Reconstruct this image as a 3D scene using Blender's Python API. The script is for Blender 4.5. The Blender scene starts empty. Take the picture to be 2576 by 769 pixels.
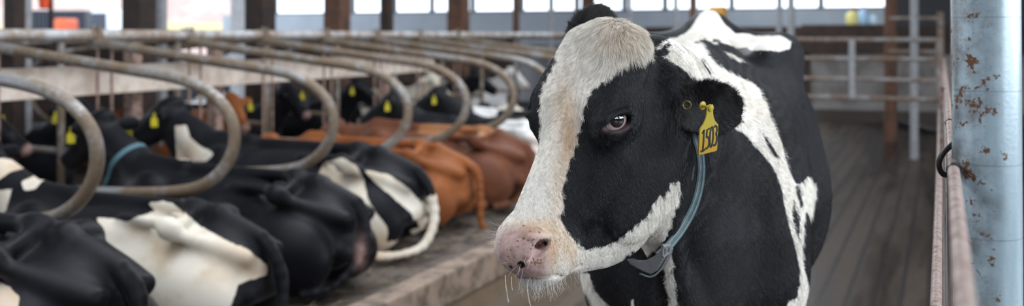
import bpy, math, random
import numpy as np
from mathutils import Vector, Matrix
SC = bpy.context.scene
COL = SC.collection
H = 1.62                      # camera height
F = 2500.0                    # focal length in pixels of the 2576 px wide frame
CX, HY = 1288.0, 88.0         # principal column, horizon row
TH = math.atan(1082/2500.0)   # heading of the alley
CT, ST = math.cos(TH), math.sin(TH)
rng = np.random.default_rng(7)

def V(*a): return np.array(a, float)
def px2w(px, py, Y): return V((px-CX)/F*Y, Y, H-(py-HY)/F*Y)
def w2px(P):
    P = np.atleast_2d(P); y = np.maximum(P[:, 1], 1e-3)
    return np.stack([CX+F*P[:, 0]/y, HY-F*(P[:, 2]-H)/y], 1)
def alley(L, a, z=0.0):       # L metres to the left of the camera line, a metres along the alley
    return V(-L*CT+a*ST, L*ST+a*CT, z)
def nrm(v): v = np.asarray(v, float); return v/np.linalg.norm(v)

# ------------------------------------------------------------------ scene helpers
def link(o): COL.objects.link(o); return o
def mesh_obj(name, verts, faces, mat=None, parent=None, smooth=True):
    me = bpy.data.meshes.new(name)
    me.from_pydata([tuple(map(float, v)) for v in verts], [], [tuple(map(int, f)) for f in faces])
    me.update()
    if smooth: me.shade_smooth()
    if mat: me.materials.append(mat)
    o = bpy.data.objects.new(name, me); link(o)
    if parent is not None:
        o.parent = parent; o.matrix_parent_inverse = parent.matrix_world.inverted() if False else Matrix()
    return o
def big_mesh(name, verts, quads, mat=None, parent=None):
    """numpy fast path; quads (N,4) or tris (N,3)"""
    me = bpy.data.meshes.new(name)
    n = quads.shape[1]
    me.vertices.add(len(verts)); me.vertices.foreach_set('co', verts.astype(np.float32).ravel())
    me.loops.add(quads.size); me.loops.foreach_set('vertex_index', quads.astype(np.int32).ravel())
    me.polygons.add(len(quads)); me.polygons.foreach_set('loop_start', np.arange(0, quads.size, n, dtype=np.int32))
    me.update(calc_edges=True); me.validate(); me.shade_smooth()
    if mat: me.materials.append(mat)
    o = bpy.data.objects.new(name, me); link(o)
    if parent is not None: o.parent = parent
    return o
def attr(o, name, vals):
    a = o.data.attributes.new(name, 'FLOAT', 'POINT'); a.data.foreach_set('value', np.asarray(vals, np.float32)); return a
def empty(name, loc=(0, 0, 0)):
    o = bpy.data.objects.new(name, None); o.location = tuple(loc); o.empty_display_size = .1; return link(o)
def tag(o, label=None, cat=None, group=None, kind=None):
    if label: o['label'] = label
    if cat: o['category'] = cat
    if group: o['group'] = group
    if kind: o['kind'] = kind
    return o

class MB:
    """collects shapes (world coordinates) for ONE mesh"""
    def __init__(s): s.v = []; s.f = []; s.sm = []
    def add(s, v, f):
        n = len(s.v); s.v += [tuple(map(float, p)) for p in v]; s.f += [tuple(int(i)+n for i in q) for q in f]; return s
    def box(s, lo, hi, R=None, c=None):
        lo = V(*lo); hi = V(*hi)
        P = [V(x, y, z) for x in (lo[0], hi[0]) for y in (lo[1], hi[1]) for z in (lo[2], hi[2])]
        if R is not None: P = [R@p for p in P]
        if c is not None: P = [p+V(*c) for p in P]
        return s.add(P, [(0, 1, 3, 2), (4, 6, 7, 5), (0, 4, 5, 1), (2, 3, 7, 6), (0, 2, 6, 4), (1, 5, 7, 3)])
    def tube(s, pts, r, seg=14, cap=True, flat=None):
        P = [V(*p) for p in pts]; n = len(P)
        rr = [r]*n if np.isscalar(r) else list(r)
        T = [nrm(P[min(i+1, n-1)]-P[max(i-1, 0)]) for i in range(n)]
        u = nrm(np.cross(T[0], V(.13, .2, 1) if abs(T[0][2]) < .9 else V(1, .1, 0)))
        vs = []
        for i in range(n):
            u = nrm(u-T[i]*(u@T[i])); w = np.cross(T[i], u)
            for k in range(seg):
                t = 2*math.pi*k/seg; vs.append(P[i]+rr[i]*(math.cos(t)*u+math.sin(t)*w))
        fs = [(i*seg+k, i*seg+(k+1) % seg, (i+1)*seg+(k+1) % seg, (i+1)*seg+k) for i in range(n-1) for k in range(seg)]
        if cap:
            fs.append(tuple(reversed(range(seg)))); fs.append(tuple(range((n-1)*seg, n*seg)))
        return s.add(vs, fs)
    def lathe(s, prof, c, ax=(0, 0, 1), seg=32):
        ax = nrm(ax); u = nrm(np.cross(ax, V(.3, .8, .1) if abs(ax[2]) > .9 else V(0, 0, 1))); w = np.cross(ax, u); c = V(*c)
        vs = [c+ax*h+r*(math.cos(2*math.pi*k/seg)*u+math.sin(2*math.pi*k/seg)*w) for r, h in prof for k in range(seg)]
        n = len(prof)
        fs = [(i*seg+k, i*seg+(k+1) % seg, (i+1)*seg+(k+1) % seg, (i+1)*seg+k) for i in range(n-1) for k in range(seg)]
        fs.append(tuple(reversed(range(seg)))); fs.append(tuple(range((n-1)*seg, n*seg)))
        return s.add(vs, fs)
    def build(s, name, mat, parent=None, smooth=True, bevel=0):
        o = mesh_obj(name, s.v, s.f, mat, parent, smooth)
        if bevel:
            m = o.modifiers.new('b', 'BEVEL'); m.width = bevel; m.segments = 2; m.limit_method = 'ANGLE'
        if smooth:
            o.data.set_sharp_from_angle(angle=math.radians(40))
        return o
def center_thing(root, pos):
    """move the origin of a thing to its base without moving the parts (built in world coordinates)"""
    root.location = tuple(pos)
    for c in root.children: c.location = tuple(-V(*pos)+V(*c.location))
def catmull(pts, sub=8):
    P = [V(*p) for p in pts]; P = [2*P[0]-P[1]]+P+[2*P[-1]-P[-2]]; out = []
    for i in range(1, len(P)-2):
        a, b, c, d = P[i-1:i+3]
        for k in range(sub):
            t = k/sub; out.append(.5*((2*b)+(-a+c)*t+(2*a-5*b+4*c-d)*t*t+(-a+3*b-3*c+d)*t**3))
    out.append(P[-2]); return out

# ------------------------------------------------------------------ implicit modelling
def smin(a, b, k):
    if k <= 0: return np.minimum(a, b)
    h = np.clip(.5+.5*(b-a)/k, 0, 1); return b*(1-h)+a*h-k*h*(1-h)
def smax(a, b, k): return -smin(-a, -b, k)
class Body:
    def __init__(s): s.ops = []
    def ell(s, c, r, R=None, k=.05, mode='+'):     # R rows = local axes
        s.ops.append(('e', V(*c), V(*r), None if R is None else np.asarray(R, float), k, mode)); return s
    def cone(s, a, b, ra, rb, k=.05, u=None, q=1.0, mode='+'):
        s.ops.append(('c', V(*a), V(*b), ra, rb, None if u is None else nrm(u), q, k, mode)); return s
    def fun(s, f, k=.05, mode='+'): s.ops.append(('f', f, k, mode)); return s
    def __call__(s, P, d=None):
        for op in s.ops:
            if op[0] == 'e':
                _, c, r, R, k, mode = op
                q = P-c
                if R is not None: q = q@R.T
                k0 = np.sqrt(((q/r)**2).sum(1)); k1 = np.sqrt(((q/r**2)**2).sum(1))+1e-9
                di = k0*(k0-1)/k1
                di = np.where(k0 < .3, -r.min()*(1-k0), di)
            elif op[0] == 'c':
                _, a, b, ra, rb, u, qq, k, mode = op
                ba = b-a; pa = P-a; t = np.clip(pa@ba/(ba@ba), 0, 1)
                v = pa-t[:, None]*ba
                if u is not None:
                    vu = v@u; v = v+np.outer(vu*(1/qq-1), u)
                di = np.sqrt((v**2).sum(1))-(ra+(rb-ra)*t)
                if qq < 1: di = di*max(qq, .6)
            else:
                _, f, k, mode = op; di = f(P)
            if d is None: d = di
            elif mode == '+': d = smin(d, di, k)
            else: d = smax(d, -di, k)
        return d
def grad(f, P, e=.0012):
    K = np.array([[1, -1, -1], [-1, -1, 1], [-1, 1, -1], [1, 1, 1]], float); g = np.zeros_like(P)
    for k in K: g += k*f(P+e*k)[:, None]
    return g/(4*e)
def project(f, P, it=2, e=.0012, lim=.01):
    for _ in range(it):
        d = f(P); g = grad(f, P, e); g2 = (g**2).sum(1)+1e-6
        st = (d/g2)[:, None]*g; ln = np.sqrt((st**2).sum(1))+1e-12
        P = P-st*np.minimum(1, lim/ln)[:, None]
    return P
def nets(f, lo, hi, h):
    """surface nets of f=0 on a grid with coarse culling"""
    lo = V(*lo); hi = V(*hi); n = (np.ceil((hi-lo)/h/4).astype(int))*4
    nc = n//4+1
    gx = [lo[i]+np.arange(nc[i])*h*4 for i in range(3)]
    C = np.stack(np.meshgrid(*gx, indexing='ij'), -1).reshape(-1, 3)
    dc = f(C).reshape(nc)
    near = np.abs(dc) < h*4*1.9
    nb = near.copy()
    B = near[:-1, :-1, :-1]
    for dx in (0, 1):
        for dy in (0, 1):
            for dz in (0, 1): B = B | near[dx:nc[0]-1+dx, dy:nc[1]-1+dy, dz:nc[2]-1+dz]
    D = np.repeat(np.repeat(np.repeat(dc[:-1, :-1, :-1], 4, 0), 4, 1), 4, 2).astype(np.float32)
    M = np.repeat(np.repeat(np.repeat(B, 4, 0), 4, 1), 4, 2)
    idx = np.argwhere(M)
    for s in range(0, len(idx), 400000):
        ii = idx[s:s+400000]; D[ii[:, 0], ii[:, 1], ii[:, 2]] = f(lo+ii*h)
    S = D < 0
    cnt = np.zeros(tuple(np.array(S.shape)-1), np.int8)
    for dx in (0, 1):
        for dy in (0, 1):
            for dz in (0, 1): cnt += S[dx:S.shape[0]-1+dx, dy:S.shape[1]-1+dy, dz:S.shape[2]-1+dz]
    act = np.argwhere((cnt > 0) & (cnt < 8))
    vid = -np.ones(cnt.shape, np.int32); vid[act[:, 0], act[:, 1], act[:, 2]] = np.arange(len(act))
    acc = np.zeros((len(act), 3)); num = np.zeros(len(act))
    cor = [(x, y, z) for x in (0, 1) for y in (0, 1) for z in (0, 1)]
    cv = {c: D[act[:, 0]+c[0], act[:, 1]+c[1], act[:, 2]+c[2]] for c in cor}
    for a in cor:
        for ax in range(3):
            if a[ax] == 0:
                b = list(a); b[ax] = 1; b = tuple(b); va, vb = cv[a], cv[b]
                m = (va < 0) != (vb < 0); t = np.where(m, va/np.where(m, va-vb, 1), 0)
                pt = np.array(a, float)[None]+t[:, None]*(np.array(b)-np.array(a))[None]
                acc += np.where(m[:, None], pt, 0); num += m
    P = lo+h*(act+acc/np.maximum(num, 1)[:, None])
    quads = []
    for ax in range(3):
        o1, o2 = [(1, 2), (2, 0), (0, 1)][ax]
        sl0 = [slice(None)]*3; sl1 = [slice(None)]*3; sl0[ax] = slice(0, -1); sl1[ax] = slice(1, None)
        A, Bn = S[tuple(sl0)], S[tuple(sl1)]
        e = np.argwhere(A != Bn)
        e = e[(e[:, o1] > 0) & (e[:, o2] > 0) & (e[:, 0] < cnt.shape[0]) & (e[:, 1] < cnt.shape[1]) & (e[:, 2] < cnt.shape[2])]
        d1 = np.zeros(3, int); d1[o1] = 1; d2 = np.zeros(3, int); d2[o2] = 1
        q = [e-d1-d2, e-d2, e, e-d1]
        Q = np.stack([vid[x[:, 0], x[:, 1], x[:, 2]] for x in q], 1)
        ins = A[e[:, 0], e[:, 1], e[:, 2]]
        Q = np.where(ins[:, None], Q, Q[:, ::-1]); quads.append(Q[(Q >= 0).all(1)])
    return P, np.concatenate(quads)
def refine(P, tri, sel):
    """split the selected triangles 1:4 (neighbours are conformed), numpy"""
    e = np.sort(np.stack([tri[:, [0, 1]], tri[:, [1, 2]], tri[:, [2, 0]]], 1).reshape(-1, 2), 1)
    key = e[:, 0].astype(np.int64)*len(P)+e[:, 1]
    uk, inv = np.unique(key, return_inverse=True); inv = inv.reshape(-1, 3)
    mark = np.zeros(len(uk), bool); mark[inv[sel].ravel()] = True
    while True:                                    # triangles with two marked edges get the third
        m = mark[inv]; two = m.sum(1) == 2
        if not two.any(): break
        mark[inv[two].ravel()] = True
    mid = -np.ones(len(uk), np.int64); mk = np.flatnonzero(mark); mid[mk] = len(P)+np.arange(len(mk))
    ea, eb = uk[mk]//len(P), uk[mk] % len(P)
    P2 = np.vstack([P, (P[ea]+P[eb])/2]); m = mark[inv]; c = m.sum(1); out = [tri[c == 0]]
    f = tri[c == 3]; q = mid[inv[c == 3]]
    out += [np.stack([f[:, 0], q[:, 0], q[:, 2]], 1), np.stack([q[:, 0], f[:, 1], q[:, 1]], 1), np.stack([q[:, 2], q[:, 1], f[:, 2]], 1), q]
    for j in range(3):
        s = (c == 1) & m[:, j]; f = tri[s]; q = mid[inv[s, j]]; a, b, cc = f[:, j], f[:, (j+1) % 3], f[:, (j+2) % 3]
        out += [np.stack([a, q, cc], 1), np.stack([q, b, cc], 1)]
    return P2, np.concatenate(out), np.arange(len(P), len(P2))
def q2t(Q): return np.concatenate([Q[:, [0, 1, 2]], Q[:, [0, 2, 3]]])
def raycast(f, px, py, y0, y1):
    d = V((px-CX)/F, 1, -(py-HY)/F); t = y0; o = V(0, 0, H)
    prev = None
    ts = np.linspace(y0, y1, 1500); dd = f(o+ts[:, None]*d)
    i = np.flatnonzero(dd < 0)
    if len(i) == 0: return None
    i = i[0]
    if i == 0: return o+ts[0]*d
    t = ts[i-1]+(ts[i]-ts[i-1])*dd[i-1]/(dd[i-1]-dd[i]); return o+t*d
def poly_sd(Q, poly):
    """signed distance (positive inside) of 2-D points to a polygon"""
    poly = np.asarray(poly, float); n = len(poly); d = np.full(len(Q), 1e9); ins = np.zeros(len(Q), bool)
    for i in range(n):
        a, b = poly[i], poly[(i+1) % n]; ab = b-a; pa = Q-a
        t = np.clip((pa@ab)/(ab@ab+1e-9), 0, 1); d = np.minimum(d, ((pa-t[:, None]*ab)**2).sum(1))
        c = ((a[1] > Q[:, 1]) != (b[1] > Q[:, 1])); ins ^= c & (Q[:, 0] < (b[0]-a[0])*(Q[:, 1]-a[1])/(b[1]-a[1]+1e-12)+a[0])
    d = np.sqrt(d); return np.where(ins, d, -d)
def vnormals(P, tri):
    n = np.cross(P[tri[:, 1]]-P[tri[:, 0]], P[tri[:, 2]]-P[tri[:, 0]]); N = np.zeros_like(P)
    for k in range(3): np.add.at(N, tri[:, k], n)
    return N/(np.linalg.norm(N, axis=1)[:, None]+1e-12)
# ================================================================== the standing cow
PSI, PIT = .78, .80
_h = V(-math.sin(PSI), -math.cos(PSI), 0)
HL = V(math.cos(PSI), -math.sin(PSI), 0)
HA, HN = math.cos(PIT)*_h-V(0, 0, math.sin(PIT)), math.sin(PIT)*_h+V(0, 0, math.cos(PIT))
HM = V(.153, 2.05, H-.1725); HS = .97
HR = np.stack([HA, HL, HN])
def hp(a, l, n): return HM+HS*(a*HA+l*HL+n*HN)
BETA = .235
BB, BL = V(math.sin(BETA), math.cos(BETA), 0), V(math.cos(BETA), -math.sin(BETA), 0)
BW = V(.50, 2.75, 0); BR = np.stack([BB, BL, V(0, 0, 1)])
def bp(b, s, z): return BW+b*BB+s*BL+V(0, 0, z)
def loft(P):
    q = (P-HM)@HR.T/HS; a, l, n = q[:, 0], q[:, 1], q[:, 2]
    S = np.array(HEAD_ST)
    nt, nb, wt, wb = [np.interp(a, S[:, 0], S[:, i]) for i in (1, 2, 3, 4)]
    c, h = (nt+nb)/2, (nt-nb)/2; u = (n-c)/h; w = wb+(wt-wb)*np.clip(u*.5+.5, 0, 1)
    p = 2.5; rho = ((np.abs(l)/w)**p+np.abs(u)**p)**(1/p)
    d = (rho-1)*np.minimum(w, h)*.85
    d = smax(d, (a-S[-1, 0]), .03); d = smax(d, (S[0, 0]-a), .05)
    return d*HS
def smooth_st(S, n=60):
    S = np.array(S); x = np.linspace(S[0, 0], S[-1, 0], n); out = [x]
    P = catmull([tuple(r) for r in S], 12); P = np.array(P); o = np.argsort(P[:, 0]); P = P[o]
    return np.stack([x]+[np.interp(x, P[:, 0], P[:, i]) for i in range(1, 5)], 1)
HEAD_ST = smooth_st([(-.20, .065, -.17, .070, .060), (-.12, .088, -.235, .098, .078), (-.05, .086, -.275, .108, .082), (.01, .074, -.297, .104, .084),
    (.07, .060, -.307, .086, .084), (.13, .048, -.302, .070, .078), (.19, .038, -.265, .058, .062), (.25, .026, -.200, .052, .050), (.30, .018, -.145, .048, .044), (.345, .006, -.11, .042, .038)])

def cow_sdf(detail=True):
    B = Body()
    # trunk
    B.ell(bp(.60, 0, 1.15), (.74, .375, .43), BR)
    B.ell(bp(.64, 0, 1.07), (.56, .392, .36), BR, k=.12)
    B.ell(bp(.14, 0, 1.16), (.42, .28, .40), BR, k=.12)
    for s in (1, -1):
        B.ell(bp(.02, s*.19, 1.12), (.21, .12, .34), BR, k=.08)
        B.ell(bp(-.06, s*.17, 1.0), (.14, .10, .16), BR, k=.08)
        B.cone(bp(.30, s*.07, 1.55), bp(.02, s*.19, 1.18), .04, .07, k=.08)        # shoulder blade
        B.cone(bp(.5, s*.20, 1.565), bp(.98, s*.27, 1.575), .03, .04, k=.07)
        B.ell(bp(1.03, s*.275, 1.55), (.08, .045, .05), BR, k=.05)                  # hook bone
        B.cone(bp(1.08, 0, 1.62), bp(1.06, s*.25, 1.545), .055, .05, k=.10)
        B.cone(bp(1.05, s*.27, 1.53), bp(1.48, s*.14, 1.47), .055, .05, k=.08)
        B.ell(bp(1.24, s*.19, 1.12), (.27, .13, .40), BR, k=.08)
        # legs
        B.cone(bp(-.02, s*.18, .95), bp(.0, s*.19, .52), .10, .055, k=.06)
        B.cone(bp(.0, s*.19, .50), bp(.01, s*.19, .16), .058, .038, k=.03)
        B.cone(bp(.01, s*.19, .16), bp(-.03, s*.19, .05), .042, .062, k=.02)
        B.cone(bp(1.2, s*.2, .9), bp(1.45, s*.19, .60), .12, .06, k=.06)
        B.cone(bp(1.47, s*.19, .58), bp(1.38, s*.19, .16), .055, .042, k=.03)
        B.cone(bp(1.38, s*.19, .16), bp(1.33, s*.19, .05), .045, .064, k=.02)
    for s in (1, -1):
        B.ell(bp(1.10, s*.19, 1.37), (.30, .155, .22), BR, k=.08)
        B.ell(bp(.80, s*.20, 1.36), (.36, .155, .20), BR, k=.10)
    B.ell(bp(1.12, 0, 1.32), (.40, .26, .30), BR, k=.09)
    B.ell(bp(1.12, 0, .78), (.24, .19, .17), BR, k=.06)                              # udder
    B.cone(bp(-.02, 0, 1.50), bp(.28, 0, 1.555), .06, .055, k=.07)
    B.cone(bp(.28, 0, 1.57), bp(.80, 0, 1.62), .042, .04, k=.06)
    B.cone(bp(.80, 0, 1.61), bp(1.06, 0, 1.645), .04, .040, k=.06)
    B.cone(bp(1.06, 0, 1.645), bp(1.48, 0, 1.575), .045, .04, k=.06)
    B.cone(bp(1.50, 0, 1.57), bp(1.60, 0, 1.35), .035, .028, k=.04)
    B.cone(bp(1.60, 0, 1.35), bp(1.58, 0, .75), .026, .018, k=.02)
    B.cone(bp(1.58, 0, .75), bp(1.58, 0, .50), .035, .025, k=.03)
    for s in (1, -1): B.ell(bp(.83, s*.40, 1.47), (.15, .06, .07), BR, k=.10, mode='-')   # hollow of the flank
    # neck, brisket, dewlap
    J = hp(-.20, 0, -.06)
    B.cone(bp(.02, 0, 1.45), J+V(.03, .05, -.02), .085, .075, k=.08)
    B.cone(bp(.0, 0, 1.28), hp(-.17, 0, -.15), .215, .125, k=.10, u=BL, q=.82)
    B.cone(bp(-.02, 0, 1.08), hp(-.02, 0, -.265), .19, .080, k=.09, u=BL, q=.8)
    B.ell(bp(-.18, 0, .98), (.19, .15, .22), BR, k=.09)
    B.cone(bp(-.30, .0, .86), hp(-.02, 0, -.30)+V(.01, 0, -.02), .05, .028, k=.05)
    # head
    B.fun(loft, k=.03)
    for s in (1, -1):
        B.ell(hp(.02, s*.066, -.15), (.125, .030, .110), HR, k=.05)                # masseter
        B.ell(hp(.003, .098 if s > 0 else -.072, .020), (.060, .022, .042), HR, k=.045)                 # orbit
        B.cone(hp(-.01, s*.078, .045), hp(-.15, s*.066, .06), .026, .034, k=.06)
        B.ell(hp(.298, s*.024, -.030), (.044, .030, .042), HR, k=.02)                # nostril wing
        B.ell(hp(.275, s*.038, -.085), (.058, .026, .045), HR, k=.022)
        B.cone(hp(.06, s*.078, -.055), hp(.18, s*.052, -.075), .014, .010, k=.05)    # facial crest
    B.ell(hp(.324, .003, -.037), (.036, .043, .042), HR, k=.02)
    B.ell(hp(.318, 0, -.098), (.038, .038, .026), HR, k=.02)                        # chin
    B.ell(hp(-.170, .000, .052), (.062, .060, .046), HR, k=.03)                     # poll
    return B
def ear_ops(B):
    for (C, e1, e2, r, off, base) in EARS:
        e1 = nrm(e1); e2 = nrm(V(*e2)-e1*(V(*e2)@e1)); e3 = np.cross(e1, e2)
        if e3[1] > 0: e3 = -e3
        R = np.stack([e1, e2, e3]); C = V(*C)
        B.cone(base, C-e1*r[0]*.75, .034, .024, k=.03)
        def shell(P, R=R, C=C, r=r, off=off, e3=e3):
            q = (P-C)@R.T
            taper = 1-.30*np.clip(q[:, 0]/r[0], -1, 1)*0
            rr = V(*r)
            bend = off*((q[:, 0]/r[0])**2+(q[:, 1]/r[1])**2)              # cup towards the opening
            q = q.copy(); q[:, 2] -= bend
            k0 = np.sqrt(((q/rr)**2).sum(1)); k1 = np.sqrt(((q/rr**2)**2).sum(1))+1e-9
            return np.where(k0 < .3, -rr.min()*(1-k0), k0*(k0-1)/k1)*.7
        B.fun(shell, k=.012)
EARS = [(px2w(1773, 270, 2.15), (.80, .42, -.10), (.12, .0, 1), (.094, .060, .011), .020, hp(-.165, .09, -.085)),
        (px2w(1492, 80, 2.30), (.50, .35, .78), (-.70, .1, .55), (.080, .058, .012), -.015, hp(-.175, -.09, -.05))]
# ================================================================== materials
class NT:
    def __init__(s, name):
        s.m = bpy.data.materials.new(name); s.m.use_nodes = True; s.t = s.m.node_tree; s.t.nodes.clear()
        s.out = s.n('ShaderNodeOutputMaterial')
    def n(s, typ, **kw):
        x = s.t.nodes.new(typ)
        for k, v in kw.items(): setattr(x, k, v)
        return x
    def l(s, a, b): s.t.links.new(a, b)
    def set(s, node, **kw):
        for k, v in kw.items():
            i = node.inputs[k.replace('_', ' ')]
            if hasattr(v, 'is_linked') or isinstance(v, bpy.types.NodeSocket): s.l(v, i)
            else: i.default_value = v
        return node
    def math(s, op, a, b=None, c=None, clamp=False):
        x = s.n('ShaderNodeMath', operation=op, use_clamp=clamp)
        for i, v in enumerate((a, b, c)):
            if v is None: continue
            if isinstance(v, bpy.types.NodeSocket): s.l(v, x.inputs[i])
            else: x.inputs[i].default_value = v
        return x.outputs[0]
    def mix(s, f, a, b, blend='MIX'):
        x = s.n('ShaderNodeMix', data_type='RGBA', blend_type=blend)
        for i, v in ((0, f), (6, a), (7, b)):
            if isinstance(v, bpy.types.NodeSocket): s.l(v, x.inputs[i])
            else: x.inputs[i].default_value = v if i == 0 else (*v, 1) if len(v) == 3 else v
        return x.outputs[2]
    def attr(s, name): return s.n('ShaderNodeAttribute', attribute_name=name).outputs['Fac']
    def obj(s, scale=(1, 1, 1)):
        c = s.n('ShaderNodeTexCoord').outputs['Object']; m = s.n('ShaderNodeMapping'); s.l(c, m.inputs['Vector']); m.inputs['Scale'].default_value = scale
        return m.outputs[0]
    def noise(s, scale, vec=None, detail=4, rough=.55, dist=0):
        x = s.n('ShaderNodeTexNoise'); x.inputs['Scale'].default_value = scale; x.inputs['Detail'].default_value = detail
        x.inputs['Roughness'].default_value = rough; x.inputs['Distortion'].default_value = dist
        if vec is not None: s.l(vec, x.inputs['Vector'])
        return x.outputs['Fac']
    def step(s, v, a, b):
        x = s.n('ShaderNodeMapRange', interpolation_type='SMOOTHSTEP'); s.l(v, x.inputs[0]); x.inputs[1].default_value = a; x.inputs[2].default_value = b
        return x.outputs[0]
    def bsdf(s, color, rough=.6, bump=None, bstr=.2, bdist=.01, **kw):
        b = s.n('ShaderNodeBsdfPrincipled')
        for k, v in (('Base Color', color), ('Roughness', rough)):
            if isinstance(v, bpy.types.NodeSocket): s.l(v, b.inputs[k])
            else: b.inputs[k].default_value = (*v, 1) if not np.isscalar(v) and len(v) == 3 else v
        for k, v in kw.items():
            i = b.inputs[k.replace('_', ' ')]
            if isinstance(v, bpy.types.NodeSocket): s.l(v, i)
            else: i.default_value = v
        if bump is not None:
            u = s.n('ShaderNodeBump'); u.inputs['Strength'].default_value = bstr; u.inputs['Distance'].default_value = bdist
            s.l(bump, u.inputs['Height']); s.l(u.outputs[0], b.inputs['Normal'])
        s.l(b.outputs[0], s.out.inputs[0]); return s.m

def coat_material(name, dark=(.007, .007, .009), light=(.80, .76, .70), dirt=.3, edge=.010, rough=.5, sheen=.06, scale=1.0):
    t = NT(name); vec = t.obj()
    pat = t.attr('pat')
    nz = t.noise(38*scale, vec, 5, .7); n2 = t.noise(9*scale, vec, 3, .6)
    p = t.math('ADD', pat, t.math('MULTIPLY', t.math('SUBTRACT', nz, .5), edge*2))
    w = t.step(p, -.0015, .0015)
    dk = t.mix(t.math('MULTIPLY', t.step(n2, .4, .75), .55), dark, tuple(c*1.9+.002 for c in dark))
    lt = t.mix(t.math('MULTIPLY', t.step(n2, .42, .72), dirt), light, (.50, .36, .22))
    lt = t.mix(t.attr('tan'), lt, (.56, .33, .16))
    col = t.mix(w, dk, lt)
    pk = t.mix(t.step(t.noise(60*scale, vec, 4, .7), .42, .62), (.44, .27, .245), (.30, .18, .16))
    pk = t.mix(t.math('MULTIPLY', t.step(t.noise(34*scale, vec, 5, .75), .56, .66), .55), pk, (.20, .115, .075))
    col = t.mix(t.attr('pink'), col, pk)
    col = t.mix(t.attr('spot'), col, (.012, .010, .010))
    hv = t.noise(420*scale, t.obj((1, 1, .35)), 3, .7)
    rg = t.math('SUBTRACT', rough, t.math('MULTIPLY', t.attr('pink'), .15))
    return t.bsdf(col, rg, bump=hv, bstr=.35, bdist=.003, Sheen_Weight=sheen, Sheen_Roughness=.4, Specular_IOR_Level=.13)
def hair_material(name, rough=.45):
    t = NT(name); a = t.n('ShaderNodeAttribute', attribute_name='hcol')
    return t.bsdf(a.outputs['Color'], .38, Specular_IOR_Level=.38)
def plain(name, color, rough=.5, metallic=0, var=.25, scale=20, bump=.15, color2=None, **kw):
    t = NT(name); vec = t.obj(); n = t.noise(scale, vec, 5, .65)
    c2 = color2 or tuple(c*(1-var) for c in color)
    return t.bsdf(t.mix(t.step(n, .4, .65), color, c2), rough, bump=n, bstr=bump, bdist=.003, Metallic=metallic, **kw)
def pipe_material(name, base, rust, amount=.5, scale=14, rough=.45, metallic=.4):
    t = NT(name); vec = t.obj(); n = t.noise(scale, vec, 6, .7); n2 = t.noise(scale*6, vec, 4, .7)
    m = t.step(t.math('ADD', n, t.math('MULTIPLY', n2, .25)), .64-amount*.3, .90-amount*.3)
    c = t.mix(m, t.mix(n2, base, tuple(x*.75 for x in base)), t.mix(n2, rust, tuple(x*.5 for x in rust)))
    return t.bsdf(c, t.math('ADD', rough, t.math('MULTIPLY', m, .3)), bump=n2, bstr=.15, bdist=.002, Metallic=t.math('MULTIPLY', t.math('SUBTRACT', 1, m), metallic))
# ------------------------------------------------------------------ coat pattern of the standing cow
WHITE_HEAD = [[(1626,148),(1615,145),(1594,147),(1573,159),(1555,174),(1542,187),(1529,200),(1511,208),(1493,224),(1480,247),(1472,270),(1467,302),(1459,328),(1454,354),(1446,379),(1430,416),(1422,452),(1412,483),(1422,520),(1409,541),(1420,567),(1438,593),(1461,619),(1472,629),
  (1506,621),(1521,620),(1552,606),(1584,580),(1615,556),(1633,538),(1641,515),(1662,491),(1672,494),(1688,460),(1708,456),(1711,504),(1698,525),(1690,561),(1672,608),(1646,632),(1625,644),(1606,640),(1590,632),(1575,645),(1540,680),(1470,760),(1200,760),(1200,560),(1330,400),(1352,362),(1358,345),(1360,320),(1357,281),(1361,239),(1368,214),(1385,180),(1400,150),(1380,60),(1500,10),(1640,10),(1640,120)],
  [(1664,650),(1690,640),(1694,690),(1703,775),(1684,775),(1676,715)]]
WHITE_BODY = [[(1640,120),(1652,125),(1669,104),(1690,95),(1716,94),(1741,104),(1750,112),(1762,104),(1783,141),(1816,171),(1866,196),(1895,210),(1912,225),(1918,245),(1930,262),(1938,290),(1952,322),(1965,357),(1978,400),(1990,440),(2003,462),(2010,462),(2022,458),(2030,445),(2038,443),(2044,455),(2053,468),(2054,503),(2048,508),(2046,535),(2040,553),(2030,530),(2026,540),(2022,570),(2024,600),(2018,630),(2021,660),(2030,700),(2036,735),(2035,775),(1976,775),(1985,755),(2005,750),(2012,715),(2012,680),(2005,640),(1988,575),(1975,525),(1968,480),(1955,440),(1935,405),(1900,370),(1878,340),(1840,318),(1800,280),(1750,210),(1725,185),(1700,170),(1669,150),(1690,125)],
  [(1700,96),(1725,84),(1745,60),(1760,35),(1780,20),(1803,30),(1822,60),(1850,84),(1880,84),(1900,90),(1930,90),(1962,88),(1990,104),(1988,122),(1960,130),(1935,127),(1915,126),(1890,128),(1880,120),(1855,121),(1835,113),(1812,106),(1796,96),(1790,104),(1806,108),(1800,112),(1770,97),(1745,108),(1722,100)],
  [(1822,128),(1845,138),(1870,154),(1862,157),(1838,144)],
  [(1448,680),(1482,690),(1492,725),(1515,755),(1540,775),(1492,775),(1478,745),(1462,715)],
  [(1585,775),(1590,752),(1598,750),(1600,775)],[(2036,196),(2041,196),(2041,225),(2036,215)]]
BLACK_BODY = [[(1919,335),(1926,345),(1935,358),(1945,370),(1960,398),(1955,400),(1940,385),(1930,365)],
  [(2000,470),(2008,500),(2012,525),(2020,520),(2018,500),(2014,480),(2006,468)],
  [(1998,500),(2003,530),(2012,545),(2013,575),(2010,605),(2005,590),(1995,560),(1993,530)],[(1655,135),(1672,112),(1686,108),(1682,130),(1668,145)],[(1760,140),(1775,165),(1790,185),(1784,186),(1766,160)]]
def sdset(Q, polys):
    d = np.full(len(Q), -1e3)
    for p in polys: d = np.maximum(d, poly_sd(Q, p))
    return d
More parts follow.
